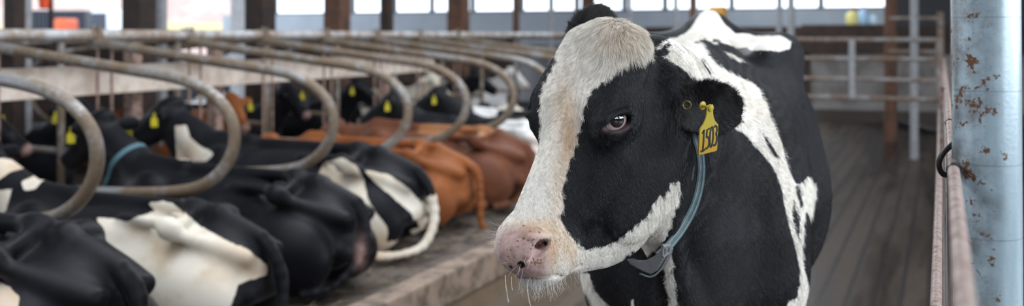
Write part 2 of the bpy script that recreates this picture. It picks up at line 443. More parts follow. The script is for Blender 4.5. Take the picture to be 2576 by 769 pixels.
def cow_paint(P, N):
    q = (P-HM)@HR.T/HS; a, l, n = q.T; px = w2px(P); sc = P[:, 1]/F
    view = nrm_rows(V(0, 0, H)-P); f = (N*view).sum(1)
    head = (a > -.215) & (P[:, 1] < 2.5)
    dh = sdset(px, WHITE_HEAD)*sc
    back = np.maximum(.085-np.abs(l)+.02*np.sin(a*22), a-.24)
    dh = np.where(f > -.15, dh, back)
    dh = np.where(l < -.088, np.minimum(dh, a-.17), dh)
    db = sdset(px, WHITE_BODY)*sc; db = np.minimum(db, -sdset(px, BLACK_BODY)*sc)
    r = (P-BW)@BR.T
    bb = .09-np.abs(r[:, 0]-.22-.05*np.sin(r[:, 2]*9))
    db = np.where(f > -.12, db, np.where(r[:, 1] < .1, bb, np.minimum(db, bb)))
    pat = np.where(head, dh, db)
    for (C, e1, e2, rr, off, base) in EARS:
        dist = np.linalg.norm(P-V(*C), axis=1); pat = np.where((dist < .115) & (ear_only(P) < .012), -.05, pat)
    pat = np.where((a < -.9) & head, np.minimum(pat, -.02), pat)
    return pat, px, a, l, n, f
def nrm_rows(M): return M/(np.linalg.norm(M, axis=1)[:, None]+1e-12)
def ear_only(P):
    B = Body(); B.ell(V(0, 0, -5), (.1, .1, .1)); ear_ops(B); return B(P)
def sstep(x, a, b): t = np.clip((x-a)/(b-a), 0, 1); return t*t*(3-2*t)

def build_standing_cow():
    B = cow_sdf(); ear_ops(B)
    # --- eyes, nostrils and mouth are carved where they sit on the skin
    E = raycast(B, 1556, 306, 1.6, 2.3); n0 = nrm(grad(B, E[None])[0])
    ec1 = raycast(B, 1523, 320, 1.6, 2.3); ec2 = raycast(B, 1585, 297, 1.6, 2.3)
    eu = nrm(ec2-ec1); en = nrm(n0-eu*(n0@eu)); ev = np.cross(en, eu)
    if ev[2] < 0: ev = -ev
    mir = lambda p: HM+((p-HM)@HR.T*V(1, -.80, 1))@HR
    mird = lambda d: (d@HR.T*V(1, -1, 1))@HR
    eyes = [(E, eu, ev, en), (mir(E), mird(eu), mird(ev), mird(en))]
    B2 = Body(); base = B
    for (c, u, v, n) in eyes:
        R = np.stack([u, v, n])
        B2.ell(c-n*.010, (.040, .030, .018), R, k=.020)
        B2.cone(c+u*-.030+v*.016+n*.004, c+u*.026+v*.019+n*.004, .005, .005, k=.012)      # upper lid fold
        B2.cone(c+u*-.024-v*.016+n*.001, c+u*.022-v*.017+n*.001, .003, .003, k=.010)
        B2.cone(c+u*-.036+v*.026, c+u*.030+v*.031, .004, .004, k=.010, mode='-')
        def lid(P, c=c, u=u, v=v, n=n):
            d = P-c; x, y, z = d@u/.0285, d@v/.0155, d@n
            y = y+.10*x*x
            rho = (np.abs(x)**1.7+np.abs(y)**2)**.5
            return np.maximum((rho-1)*.012, np.abs(z)-.03)
        B2.fun(lid, k=.005, mode='-')
    na = raycast(B, 1370, 611, 1.5, 2.2); nb = raycast(B, 1352, 632, 1.5, 2.2); nc_ = raycast(B, 1335, 652, 1.5, 2.2)
    nn = nrm(grad(B, na[None])[0])
    for m in (lambda p: p, mir):
        dn = (lambda d: d) if m is not mir else mird
        B2.cone(m(na-nn*.001), m(na-nn*.034), .0138, .010, k=.006, mode='-')
        B2.cone(m(na), m(nb), .0105, .0120, k=.008, mode='-')
        B2.cone(m(nb), m(nc_), .0085, .003, k=.008, mode='-')
        B2.cone(m(raycast(B, 1336, 604, 1.5, 2.2)), m(raycast(B, 1326, 640, 1.5, 2.2)), .0055, .005, k=.010)
        B2.cone(m(raycast(B, 1340, 596, 1.5, 2.2)), m(raycast(B, 1378, 594, 1.5, 2.2)), .005, .005, k=.010)
    mp = [(1262, 680), (1285, 690), (1315, 697), (1350, 699), (1395, 694), (1435, 682), (1462, 668)]
    mp = [raycast(B, *p, 1.5, 2.3) for p in mp]; mp = [p for p in mp if p is not None]
    for p, q in zip(mp[:-1], mp[1:]): B2.cone(p, q, .0035, .0035, k=.006, mode='-')
    FC = [eyes[0][0], eyes[1][0], na, nc_, mir(na), mir(nc_)]+mp[::2]+[mp[-1]]
    def f(P):                        # features only matter near the head
        d = base(P); near = (P[:, 1] < 2.45) & (P[:, 0] < .5)
        if near.any():
            i = np.flatnonzero(near); Q_ = P[i]; m_ = np.zeros(len(i), bool)
            for c_ in FC: m_ |= ((Q_-c_)**2).sum(1) < .0121
            i = i[m_]
            if len(i): d[i] = B2(P[i], d[i])
        return d
    P, Q = nets(f, (-.25, 1.55, -.03), (1.45, 4.55, 1.85), .009)
    T = q2t(Q); P = project(f, P, 2)
    def ref(P, T, selv):
        s = selv[T].all(1); P2, T2, new = refine(P, T, s); P2[new] = project(f, P2[new], 2, e=.0006, lim=.004); return P2, T2
    P, T = ref(P, T, (P[:, 1] < 2.45) & (P[:, 2] > .85))
    def near(P, c, r): return np.linalg.norm(P-c, axis=1) < r
    sel = near(P, E, .06) | near(P, eyes[1][0], .05) | near(P, nb, .07) | near(P, mir(nb), .05)
    for p in mp: sel |= near(P, p, .02)
    for c in EARS: sel |= near(P, V(*c[0]), .11)
    P, T = ref(P, T, sel)
    P, T = ref(P, T, near(P, E, .045) | near(P, nb, .045))
    P = project(f, P, 1, e=.0006, lim=.003)
    N = vnormals(P, T)
    pat, px, a, l, n, fc = cow_paint(P, N)
    cow = big_mesh('holstein_cow', P, T, coat_material('black_and_white_coat', edge=.006))
    attr(cow, 'pat', pat)
    pink, tan, spot = cow_tints(P, px, a, l, n, fc, E, nb, mir)
    attr(cow, 'pink', pink); attr(cow, 'tan', tan); attr(cow, 'spot', spot)
    return cow, f, P, T, N, pat, tan, pink, (a, l, n), eyes, (na, nb, nn), mir
NOSE = [(1248,598),(1258,584),(1290,574),(1330,580),(1350,588),(1368,596),(1380,618),(1380,655),(1368,690),(1340,704),(1290,700),(1255,690)]
def cow_tints(P, px, a, l, n, fc, E, nb, mir):
    d = poly_sd(px, NOSE)
    pink = np.where(P[:, 1] < 2.05, sstep(d, -22, 12)*.9, 0)*(fc > -.3)
    pink = np.maximum(pink, np.where((a > .30) & (fc <= .0), .8, 0))
    g = lambda x, y, rx, ry: np.exp(-(((px[:, 0]-x)/rx)**2+((px[:, 1]-y)/ry)**2))
    front = (P[:, 1] < 2.33)
    tan = (.75*g(1432, 350, 24, 75)+.35*g(1420, 250, 30, 60)+.35*g(1405, 470, 25, 80)+.35*g(1570, 90, 60, 50)+.45*g(1330, 570, 50, 22)+.5*g(1420, 610, 28, 40)+.3*g(1380, 560, 40, 20)+.7*g(1388, 632, 14, 42)+.5*g(1330, 583, 55, 12)+.3*g(1440, 640, 12, 40))*front
    de = np.linalg.norm(P-E, axis=1)
    pink = np.maximum(pink, .06*sstep(-de, -.034, -.022)*(px[:, 1] > 312)+.4*g(1521, 324, 8, 9)*front+.10*sstep(-de, -.026, -.018)*front*(px[:, 1] > 309))
    tan = np.clip(tan, 0, .85)
    spot = np.maximum(sstep(poly_sd(px, [(1301,660),(1310,655),(1320,660),(1322,670),(1312,675),(1302,668)]), -2, 2), sstep(poly_sd(px, [(1279,668),(1287,667),(1291,673),(1285,676)]), -2, 2))*(P[:, 1] < 2)
    spot = np.maximum(spot, np.where(np.linalg.norm(P-nb, axis=1) < .05, sstep(-(np.hypot(px[:, 0]-1371, px[:, 1]-612)), -9, -4), 0))
    mo = np.abs(px[:, 1]-np.interp(px[:, 0], [1265, 1300, 1345, 1400], [686, 697, 701, 697])); spot = np.maximum(spot, .75*np.exp(-(mo/3.0)**2)*sstep(px[:, 0], 1268, 1285)*sstep(-px[:, 0], -1400, -1340)*(P[:, 1] < 2)*(fc > -.2))
    return pink, tan, spot

# ------------------------------------------------------------------ fur: real short strands
def make_hair(name, P, T, N, dens, length, radius, flow, color, mat, parent, npt=4, sel=None, curl=.0, lift=.35, droop=0, seed=3, maxn=400000, clump_amt=None):
    r = np.random.default_rng(seed)
    t = T if sel is None else T[sel[T].all(1)]
    A = np.linalg.norm(np.cross(P[t[:, 1]]-P[t[:, 0]], P[t[:, 2]]-P[t[:, 0]]), axis=1)/2
    dm = dens[t].mean(1); wgt = A*dm; n = int(min(wgt.sum(), maxn)); 
    i = r.choice(len(t), n, p=wgt/wgt.sum()); u = r.random((n, 2)); fl = u.sum(1) > 1; u[fl] = 1-u[fl]
    w = np.stack([1-u.sum(1), u[:, 0], u[:, 1]], 1); tt = t[i]
    R = (P[tt]*w[:, :, None]).sum(1); nn = nrm_rows((N[tt]*w[:, :, None]).sum(1))
    g = lambda a: (a[tt]*w).sum(1)
    L = g(length)*(.6+.6*r.random(n)); fd = flow(R, nn); fd = fd-nn*(fd*nn).sum(1)[:, None]; fd = nrm_rows(fd)
    clump = np.sin(R[:, [0]]*310+R[:, [2]]*170)*np.cos(R[:, [1]]*260+R[:, [2]]*120)+.7*np.sin(R[:, [0]]*120-R[:, [2]]*90+2*np.sin(R[:, [2]]*60))
    side = np.cross(nn, fd)
    fd = nrm_rows(fd+side*(r.normal(0, .22, (n, 1))+curl*clump))
    pts = np.zeros((n, npt, 3))
    s = np.linspace(0, 1, npt)
    lf = lift*(.7+.6*r.random((n, 1)))
    for k in range(npt):
        x = s[k]; pts[:, k] = R+L[:, None]*(fd*x*(1-.15*x)+nn*lf*(x-.55*x*x))+np.array([0, 0, -1])*droop*(L[:, None])*x*x
    if clump_amt is not None:
        ca_ = (clump_amt[tt]*w).sum(1)
        for cs, am in ((.0045, .5), (.011, 1.)):
            key = np.floor((R+.003*np.sin(R[:, [1, 2, 0]]*190))/cs).astype(np.int64); key = key[:, 0]*73856093 ^ key[:, 1]*19349663 ^ key[:, 2]*83492791
            uq, inv = np.unique(key, return_inverse=True); cnt = np.bincount(inv)
            tipc = np.stack([np.bincount(inv, pts[:, -1, j])/cnt for j in range(3)], 1)[inv]
            a_ = (ca_*am*(.5 if cs < .01 else np.clip((ca_-.4)*2.2, 0, .8)))[:, None]
            dlt = tipc-pts[:, -1]
            ln_ = np.linalg.norm(dlt, axis=1)[:, None]; dlt = dlt*np.minimum(1, .013/(ln_+1e-9))
            for k in range(npt): pts[:, k] += dlt*a_*s[k]**1.4
    hc = bpy.data.hair_curves.new(name); hc.add_curves([npt]*n)
    hc.attributes['position'].data.foreach_set('vector', pts.astype(np.float32).ravel())
    ra = hc.attributes.get('radius') or hc.attributes.new('radius', 'FLOAT', 'POINT')
    rad = np.repeat((radius*(.7+.6*r.random(n)))[:, None], npt, 1)*(1-.75*s)[None]
    ra.data.foreach_set('value', rad.astype(np.float32).ravel())
    ca = hc.attributes.new('hcol', 'FLOAT_COLOR', 'CURVE'); c = color(R, nn, tt, w, r)
    ca.data.foreach_set('color', np.concatenate([c, np.ones((n, 1))], 1).astype(np.float32).ravel())
    hc.materials.append(mat); o = bpy.data.objects.new(name, hc); link(o); o.parent = parent
    return o
def rebase(root, pos):
    pos = V(*pos)
    if root.type == 'MESH': root.data.transform(Matrix.Translation(Vector(-pos)))
    root.location = tuple(pos)
    for c in root.children: c.location = tuple(V(*c.location)-pos)
def plate(name, outline, thick, O, ex, ey, mat, parent, bevel=0, dome=None):
    """outline (metres in ex, ey about O) extruded by thick along ez"""
    ez = nrm(np.cross(ex, ey)); n = len(outline); m = MB()
    vs = [V(*O)+ex*x+ey*y+ez*(k*thick-thick/2) for k in (0, 1) for x, y in outline]
    if dome: vs = [v+ez*dome(x, y) for v, (x, y) in zip(vs, list(outline)*2)]
    m.add(vs, [tuple(range(n))[::-1], tuple(range(n, 2*n))]+[(i, (i+1) % n, n+(i+1) % n, n+i) for i in range(n)])
    return m.build(name, mat, parent, smooth=True, bevel=bevel)
def strokes(name, paths, width, O, ex, ey, mat, parent, lift=.0012):
    ez = nrm(np.cross(ex, ey)); m = MB()
    for p in paths:
        p = [V(*q) for q in p]; n = len(p); vs = []
        for i in range(n):
            t = nrm(p[min(i+1, n-1)]-p[max(i-1, 0)]); s = V(-t[1], t[0])*width/2
            for q in (p[i]+s, p[i]-s): vs.append(V(*O)+ex*q[0]+ey*q[1]+ez*lift)
        vs += [v-ez*.0006 for v in vs]; k = 2*n
        fs = [(2*i, 2*i+1, 2*i+3, 2*i+2) for i in range(n-1)]+[(k+2*i+2, k+2*i+3, k+2*i+1, k+2*i) for i in range(n-1)]
        fs += [(2*i+2, k+2*i+2, k+2*i, 2*i) for i in range(n-1)]+[(2*i+1, k+2*i+1, k+2*i+3, 2*i+3) for i in range(n-1)]
        fs += [(0, k, k+1, 1), (k-1, 2*k-1, 2*k-2, k-2)]
        m.add(vs, fs)
    return m.build(name, mat, parent, smooth=False)
def arc(cx, cy, rx, ry, a0, a1, n=10):
    return [(cx+rx*math.cos(math.radians(a0+(a1-a0)*i/n)), cy+ry*math.sin(math.radians(a0+(a1-a0)*i/n))) for i in range(n+1)]
TAG_OUT = [(-.0075, .049), (.0075, .049), (.0085, .030), (.0105, .022), (.015, .013), (.0235, .004), (.0245, 0), (.0245, -.050), (.022, -.053), (-.022, -.053), (-.0245, -.050), (-.0245, 0), (-.0235, .004), (-.015, .013), (-.0105, .022), (-.0085, .030)]
TAG_OUT = [(.0245*0+x, y) for x, y in TAG_OUT][::-1]
D1 = [[(-.0185, .0), (-.0165, -.001), (-.014, .004), (-.0135, -.018), (-.0145, -.034)], [(-.020, -.034), (-.0145, -.0345), (-.009, -.033)]]
D5 = [[(.0005, .003), (-.006, .002), (-.0065, -.012), (-.003, -.0115)]+arc(-.005, -.022, .006, .0105, 75, -120, 8)]
D0 = [arc(.0062, -.014, .0042, .0185, 90, 450, 18)]
D3 = [[(.012, .002), (.015, .005)]+arc(.0155, -.004, .0042, .008, 80, -75, 6)+arc(.0155, -.021, .005, .011, 75, -130, 8)]

def dress_cow():
    cow, f, P, T, N, pat, tan, pink, aln, eyes, nost, mir = build_standing_cow()
    M = {}
    eye_t = NT('eyeball_surface'); d = eye_t.attr('iris')
    c = eye_t.mix(eye_t.step(d, .0085, .0125), (.003, .003, .004), (.020, .012, .010))
    c = eye_t.mix(eye_t.step(d, .0160, .0172), c, (.48, .37, .36))
    eye_m = eye_t.bsdf(c, .04, Coat_Weight=1, Coat_Roughness=.02)
    for i, (E, u, v, n) in enumerate(eyes):
        C = E-n*.0345; m = MB(); R = .0358
        ang = np.linspace(0, math.pi, 25)
        m.lathe([(max(R*math.sin(t), 1e-5), -R*math.cos(t)) for t in ang], C, n, 40)
        o = m.build('eyeball', eye_m, cow); co = np.array(m.v)
        idir = (px2w(1551, 299, E[1])-C) if i == 0 else n+u*-.0+v*.1
        idir = nrm(px2w(1555, 301, E[1]-.003)-C) if i == 0 else nrm(n*.93-u*.10+v*.16)
        q = (co-C); dist = np.linalg.norm(q/R-idir, axis=1)*R; attr(o, 'iris', dist)
        if i == 0: o['label'] = 'dark glossy eyeball with a pale rim under the lid'
        # eyelashes
        hm = plain_hair((.01, .009, .009), 'lash_hair')
        rs = np.random.default_rng(5+i); pts = []
        for k in range(130):
            x = rs.uniform(-.9, .95); y = .0155*math.sqrt(max(0, 1-abs(x)**1.7))*(1)
            b = E+u*x*.028+v*(y-.10*x*x*.0155+.001)+n*.002
            L = .016*(.6+.5*rs.random()); dr = nrm(n*.8-v*(.25+.3*rs.random())+u*(x*.5))
            pts.append([b+dr*L*s+v*(.25*L*s*s) for s in (0, .35, .7, 1)])
        strands('eyelashes', np.array(pts), .00028, hm, cow)
    # ---- collar: follows the skin of the neck
    path_px = [(1749, 345), (1757, 372), (1763, 405), (1763, 440), (1757, 480), (1747, 515), (1733, 545), (1716, 575), (1697, 600), (1677, 622)]
    G = lambda p: grad(f, p[None])[0]
    pts = []
    for x, y in path_px:
        p = raycast(f, x-2, y, 2.12, 3.2)
        if p is not None: pts.append((p, nrm(G(p))))
    return cow, f, P, T, N, pat, tan, pink, aln, eyes, nost, mir, pts
def plain_hair(col, name):
    t = NT(name); return t.bsdf(col, .4)
def strands(name, pts, rad, mat, parent, taper=.8, col=None):
    n, k, _ = pts.shape; hc = bpy.data.hair_curves.new(name); hc.add_curves([k]*n)
    hc.attributes['position'].data.foreach_set('vector', pts.astype(np.float32).ravel())
    ra = hc.attributes.get('radius') or hc.attributes.new('radius', 'FLOAT', 'POINT')
    ra.data.foreach_set('value', (rad*np.tile(1-taper*np.linspace(0, 1, k), (n, 1))).astype(np.float32).ravel())
    hc.materials.append(mat); o = bpy.data.objects.new(name, hc); link(o); o.parent = parent; return o
def ribbon(name, pts, nors, w, th, mat, parent, closed=False, profile=None):
    """flat strap through pts, lying on surface normals"""
    n = len(pts); vs = []; m = MB()
    prof = profile or [(-.5, 0), (-.5, .8), (-.42, 1), (-.2, .95), (-.12, .8), (.12, .8), (.2, .95), (.42, 1), (.5, .8), (.5, 0)]
    K = len(prof)
    for i in range(n):
        if closed: t = nrm(pts[(i+1) % n]-pts[i-1])
        else: t = nrm(pts[min(i+1, n-1)]-pts[max(i-1, 0)])
        nn = nrm(nors[i]-t*(nors[i]@t)); s = np.cross(t, nn)
        for a, b in prof: vs.append(pts[i]+s*a*w+nn*b*th)
    R = n if closed else n-1
    fs = [(i*K+k, ((i+1) % n)*K+k, ((i+1) % n)*K+(k+1) % K, i*K+(k+1) % K) for i in range(R) for k in range(K)]
    if not closed: fs += [tuple(range(K)), tuple(reversed(range((n-1)*K, n*K)))]
    m.add(vs, fs); return m.build(name, mat, parent)
def finish_cow():
    cow, f, P, T, N, pat, tan, pink, (a, l, n), eyes, (na, nb, nn), mir, side = dress_cow()
    web = NT('blue_grey_webbing'); vec = web.obj()
    wn = web.noise(500, vec, 3); w2 = web.noise(30, vec, 4)
    webm = web.bsdf(web.mix(web.step(w2, .35, .7), (.075, .12, .13), (.13, .185, .195)), .8, bump=wn, bstr=.4, bdist=.002)
    # plane of the collar: fitted through the visible side, closed round the neck
    S = np.array([p for p, _ in side]); c0 = S.mean(0); U, D, Vt = np.linalg.svd(S-c0)
    bot = raycast(f, 1652, 650, 2.0, 3.0)
    cen = V(.30, 2.30, S[:, 2].mean()-.0)
    t1 = nrm(S[0]-S[-1])
    cen = hp(-.17, 0, -.17); pn = nrm(np.cross(t1, nrm((S.mean(0)-cen)))); 
    ring = []; nr = []
    ux = nrm(S.mean(0)-cen); ux = nrm(ux-pn*(ux@pn)); uy = np.cross(pn, ux)
    org = cen-pn*((cen-c0)@pn)
    sa = np.array([math.atan2((p-org)@uy, (p-org)@ux) for p, _ in side]); sr = np.array([math.hypot((p-org)@uy, (p-org)@ux) for p, _ in side])
    so = np.argsort(sa); sa, sr = sa[so], sr[so]
    for k in range(72):
        th = 2*math.pi*k/72; d = ux*math.cos(th)+uy*math.sin(th)
        rr = np.linspace(0.02, .42, 500); v = f(org+rr[:, None]*d); j = np.flatnonzero(v > 0)
        r = rr[j[0]] if len(j) else .2
        ring.append(r)
    ring = np.minimum(np.array(ring), .30)
    ths = np.array([((2*math.pi*k/72+math.pi) % (2*math.pi))-math.pi for k in range(72)])
    inr = (ths > sa[0]-.02) & (ths < sa[-1]+.02); ring[inr] = np.interp(ths[inr], sa, sr)-.06
    for _ in range(2): ring = np.maximum(ring, (np.roll(ring, 1)+np.roll(ring, -1))/2)*.5+.25*(np.roll(ring, 1)+np.roll(ring, -1))
    rp = [org+(ux*math.cos(2*math.pi*k/72)+uy*math.sin(2*math.pi*k/72))*(ring[k]+.008) for k in range(72)]
    nr = [nrm(nrm(p-org)+V(0, -.5, 0)) for p in rp]
    rp = [p-nrm(p-org)*.018 if w2px(p)[0, 1] < 215 and p[1] < 9 else p for p in rp]
    ribbon('strap_back', rp, nr, .025, .005, webm, cow, closed=True)
    vp = [(1741, 300), (1746, 325), (1750, 350), (1757, 375), (1762, 405), (1762, 440), (1756, 480), (1746, 515), (1732, 545), (1714, 575), (1696, 600), (1676, 624), (1655, 645)]
    hit = []
    for x, y in vp[2:]:
        h = raycast(f, x, y, 1.7, 3.2); hit.append(h[1])
    yy = np.array([v[1] for v in vp[2:]], float); cf = np.polyfit(yy, hit, 2); fit = np.polyval(cf, [v[1] for v in vp])
    gap = max(0, (fit[2:]-np.array(hit)).max())+.004; fit = fit-min(gap, .03)
    sp_ = catmull([px2w(x, y, Y) for (x, y), Y in zip(vp, fit)], 4)
    sn_ = [nrm(nrm(V(0, 0, H)-p)+V(.45, 0, .05)) for p in sp_]
    col = ribbon('neck_strap', sp_, sn_, .019, .0045, webm, cow); col['label'] = 'pale blue webbing neck collar'
    # edge stitching on the strap
    m = MB()
    for off in (-.007, .007):
        q = []
        for i_ in range(len(sp_)):
            t_ = nrm(sp_[min(i_+1, len(sp_)-1)]-sp_[max(i_-1, 0)]); n_ = nrm(sn_[i_]-t_*(sn_[i_]@t_)); q.append(sp_[i_]+n_*.0045+np.cross(t_, n_)*off*.7)
        m.tube(q, .0009, 6)
    m.build('stitching', plain('collar_stitch', (.32, .42, .45)), col)
    # lowest point of the ring carries the activity sensor
    rp = rp+sp_
    return cow, f, P, T, N, pat, tan, pink, (a, l, n), eyes, (na, nb, nn), mir, rp, nr, pn, col, org
def cow_all():
    cow, f, P, T, N, pat, tan, pink, (a, l, n), eyes, (na, nb, nn), mir, rp, nr, pn, strap, org = finish_cow()
    grey = plain('sensor_grey_plastic', (.135, .135, .14), .55, var=.12, scale=60, bump=.08)
    # ---- sensor: a curved wedge hanging below the throat, in the plane the photo shows
    Yb = 2.13
    W = lambda x, y, Y=Yb: px2w(x, y, Y)
    outer = [(1574,650),(1583,664),(1600,674),(1620,684),(1636,690),(1652,680),(1662,664),(1672,645),(1679,624)]
    inner = [(1574,650),(1588,655),(1610,656),(1628,652),(1645,643),(1658,632),(1667,622)]
    out = outer+inner[::-1][:-1]
    fr = [W(*p, Yb+.0002*(1640-p[0])) for p in out]; bk = [p+V(.020, .034, -.006) for p in fr]; k = len(out)
    m = MB().add(fr+bk, [tuple(range(k)), tuple(reversed(range(k, 2*k)))]+[(i, k+i, k+(i+1) % k, (i+1) % k) for i in range(k)])
    sen = m.build('sensor_housing', grey, cow, bevel=.0025); sen['label'] = 'grey plastic sensor box under the throat'
    web2 = plain('worn_webbing', (.14, .16, .155), .8, scale=200)
    lp = [W(x, y, Yb+.012) for x, y in [(1684,618),(1681,632),(1673,650),(1664,667),(1654,680),(1643,689),(1630,692),(1612,686)]]
    ribbon('strap_loop', catmull(lp, 4), [nrm(V(.55, -.1, -.8))]*(4*7+1), .022, .004, web2, strap)
    cl = MB(); cl.tube([W(1666, 620, Yb-.004), W(1686, 617, Yb+.004)], .0055, 8).tube([W(1667, 645, Yb-.004), W(1683, 633, Yb+.004)], .004, 8)
    cl.tube([W(1667, 621, Yb-.003), W(1668, 643, Yb-.003)], .004, 8).tube([W(1686, 617, Yb+.003), W(1683, 633, Yb+.003)], .004, 8)
    cl.build('buckle', plain('buckle_grey', (.22, .225, .23), .4, scale=50), sen)
    # ---- ear tag
    yel = NT('ear_tag_yellow'); vec = yel.obj(); nz = yel.noise(120, vec, 4)
    gz = yel.n('ShaderNodeSeparateXYZ'); yel.l(vec, gz.inputs[0])
    og = yel.math('MULTIPLY', yel.step(gz.outputs[2], H-.18, H-.235), .65)
    yelm = yel.bsdf(yel.mix(og, yel.mix(nz, (.50, .38, .02), (.38, .29, .03)), (.55, .26, .01)), .35, bump=nz, bstr=.05, bdist=.001)
    ex = nrm(V(.80, .57, .10)); ey = nrm(V(.11, -.12, 1)); ey = nrm(ey-ex*(ex@ey))
    O = px2w(1783, 322, 2.035)
    sc = 1.0
    tg = plate('ear_tag', TAG_OUT, .0028, O, ex*1.12, ey, yelm, cow, bevel=.0006); tg['label'] = 'yellow plastic ear tag numbered 1503'
    ink = plain('tag_ink', (.010, .010, .012), .6)
    off = (0, -.009)
    ps = [[(x*1.16+.0005, y*1.16-.004+.10*x) for x, y in p] for D in (D1, D5, D0, D3) for p in D]
    ez = nrm(np.cross(ex, ey)); sgn = 1 if ez[1] < 0 else -1
    strokes('tag_number', ps, .0042, O+ez*sgn*.0016, ex, ey, ink, tg, lift=.0006*sgn)
    m = MB(); m.lathe([(.0001, .006), (.0065, .005), (.0075, .002), (.0075, -.001), (.003, -.002), (.003, -.018), (.009, -.019), (.009, -.021), (.0001, -.022)], O+ey*.043, ez*sgn, 20)
    m.build('tag_stud', yelm, tg)
    # round button of a second tag
    gd = plain('button_tag_olive', (.09, .065, .02), .4, scale=90)
    q = px2w(1727, 265, 2.045); m = MB(); m.lathe([(.0055, .0), (.0095, .001), (.0105, .004), (.0085, .006), (.0055, .004), (.005, -.004)], q, nrm(V(-.1, -1, .1)), 24)
    bt = m.build('button_tag', gd, cow); bt['label'] = 'small round olive button tag in the ear'
    MB().lathe([(.0001, .001), (.0055, .0005), (.0055, -.004)], q, nrm(V(-.1, -1, .1)), 16).build('button_pin', plain('pin_dark', (.03, .02, .015)), bt)
    # ---- fur
    hm = hair_material('fur_strands')
    toc = nrm_rows(V(0, 0, H)-P); face = (N*toc).sum(1)
    vis = (face > -.45)
    near = (P[:, 1] < 3.3) & (P[:, 2] > .86)
    earr = np.minimum(*[np.linalg.norm(P-V(*c[0]), axis=1) for c in EARS]) < .105
    eo = np.full(len(P), 1.); k = np.flatnonzero(earr); eo[k] = ear_only(P[k]); earr = eo < .012
    pxv = w2px(P)
    tuft = np.exp(-(((pxv[:, 0]-1550)/85)**2+((pxv[:, 1]-105)/75)**2)*1.0)*(P[:, 1] < 2.36)*(pat > -.01)
    nose = pink > .45
    eyed = np.linalg.norm(P-eyes[0][0], axis=1)
    L = np.where(P[:, 1] < 2.35, .0070, .011)+.042*tuft+np.where(earr, .007, 0)+.004*(pat > 0)*(a < .1)
    L = np.where(pink > .2, .004, L); L = np.where(eyed < .03, .003, L)
    L = np.where(a > .15, np.minimum(L, .0075), L)
    D = np.where(P[:, 1] < 2.35, 90e4, np.where(P[:, 1] < 2.75, 28e4, 28e4-24e4*sstep(P[:, 1], 2.75, 3.3)))*np.where(nose, 0.0, 1)*np.where(eyed < .024, 0, 1)*(1+.3*tuft)*np.where(pink > .2, .5, 1)
    D = np.where(vis & near, D, 0)
    RP = np.array(rp); cd = np.full(len(P), 1.)
    for q_ in RP: cd = np.minimum(cd, np.linalg.norm(P-q_, axis=1))
    D = np.where(cd < .017, 0, D); L = np.where(cd < .04, np.minimum(L, .006), L)
    sel = D > 0
    up = HA
    def flow(R, nn_):
        q = (R-HM)@HR.T/HS; s = sstep(-q[:, 0], -.02, .06)[:, None]          # whorl: above the eyes the hair runs to the poll
        lat = q[:, 1]
        d = HA*1.0+HN*-.15+np.outer(np.sign(lat)*.35, HL)*(1-s)
        down = V(-.2, -.1, -1)*.9+np.outer(np.clip(lat*6, -.8, .8), HL)
        tf = sstep(-q[:, 0], .06, .14)[:, None]*(q[:, 2] > .02)[:, None]
        d = d*(1-tf)+down*tf
        side = (q[:, 2] < .02)[:, None] & (q[:, 0] > -.2)[:, None]
        d = np.where(side, -HA*.35*0+HA*.4-HN*.9, d)
        nk = (R[:, 1] > 2.36)[:, None]
        d = np.where(nk, V(.35, .55, -.75)[None], d)
        for (C, e1, e2, rr, off, base) in EARS:
            m_ = (np.linalg.norm(R-V(*C), axis=1) < .105)[:, None]
            q1 = R-V(*C); rad = nrm_rows(q1-nn_*(q1*nn_).sum(1)[:, None])
            d = np.where(m_ & (ear_only_cached(R) < .02)[:, None], rad*.9+nrm(e1)[None]*.4, d)
        return d
    def color(R, nn_, tt, w, r):
        g = lambda x: (x[tt]*w).sum(1)
        p = g(pat)+r.normal(0, .0016, len(R))+.003*np.sin(R[:, 0]*300+R[:, 2]*170)
        wv = (p > 0)[:, None]; n_ = len(R)
        pale = V(.90, .86, .79)*(.78+.30*r.random((n_, 1))); tn = g(tan)[:, None]
        tf = (tuft[tt]*w).sum(1)[:, None]
        pale = pale*(1-tn)+V(.60, .41, .23)*tn
        pale = pale*(1-.22*tf*r.random((n_, 1)))+V(.50, .36, .20)*.12*tf*r.random((n_, 1))
        pk = g(pink)[:, None]; pale = pale*(1-pk*.6)+V(.60, .33, .25)*pk*.6
        dark = V(.015, .0155, .019)*(.6+1.0*r.random((n_, 1))**2)
        rare = (r.random((n_, 1)) > .995); dark = np.where(rare, V(.12, .10, .09), dark)
        e = g(earr.astype(float))[:, None]; dark = dark*(1-e)+V(.010, .008, .007)*e
        cb = 1+.22*np.sin(R[:, 0]*420+3*np.sin(R[:, 2]*150))*np.sin(R[:, 2]*330+2*np.sin(R[:, 0]*210))
        return np.where(wv, pale, dark)*cb[:, None]
    hair = make_hair('short_fur', P, T, N, D, L, .00021, flow, color, hm, cow, npt=5, sel=sel, curl=.6, lift=.36, clump_amt=(.35+.45*tuft), maxn=FUR)
    hair['kind'] = 'stuff'
    # chin whiskers and muzzle hairs
    r = np.random.default_rng(11); pts = []
    def shoot(x, y):
        return raycast(f, x, y, 1.55, 2.3)
    for k in range(150):
        t = r.random(); x = 1272+t*200; y = np.interp(x, [1270, 1300, 1350, 1400, 1440, 1475], [690, 702, 706, 702, 694, 678])-r.random()*9
        p = shoot(x, y)
        if p is None: continue
        Lh = r.uniform(.018, .050)*(1-.5*abs(t-.45)); dr = nrm(V(.10+.40*(t-.35)+r.normal(0, .18), -.25+r.normal(0, .2), -1))
        pts.append([p+dr*Lh*s+V(r.normal(0, .1), 0, .12)*Lh*s*s*.8 for s in (0, .25, .5, .75, 1)])
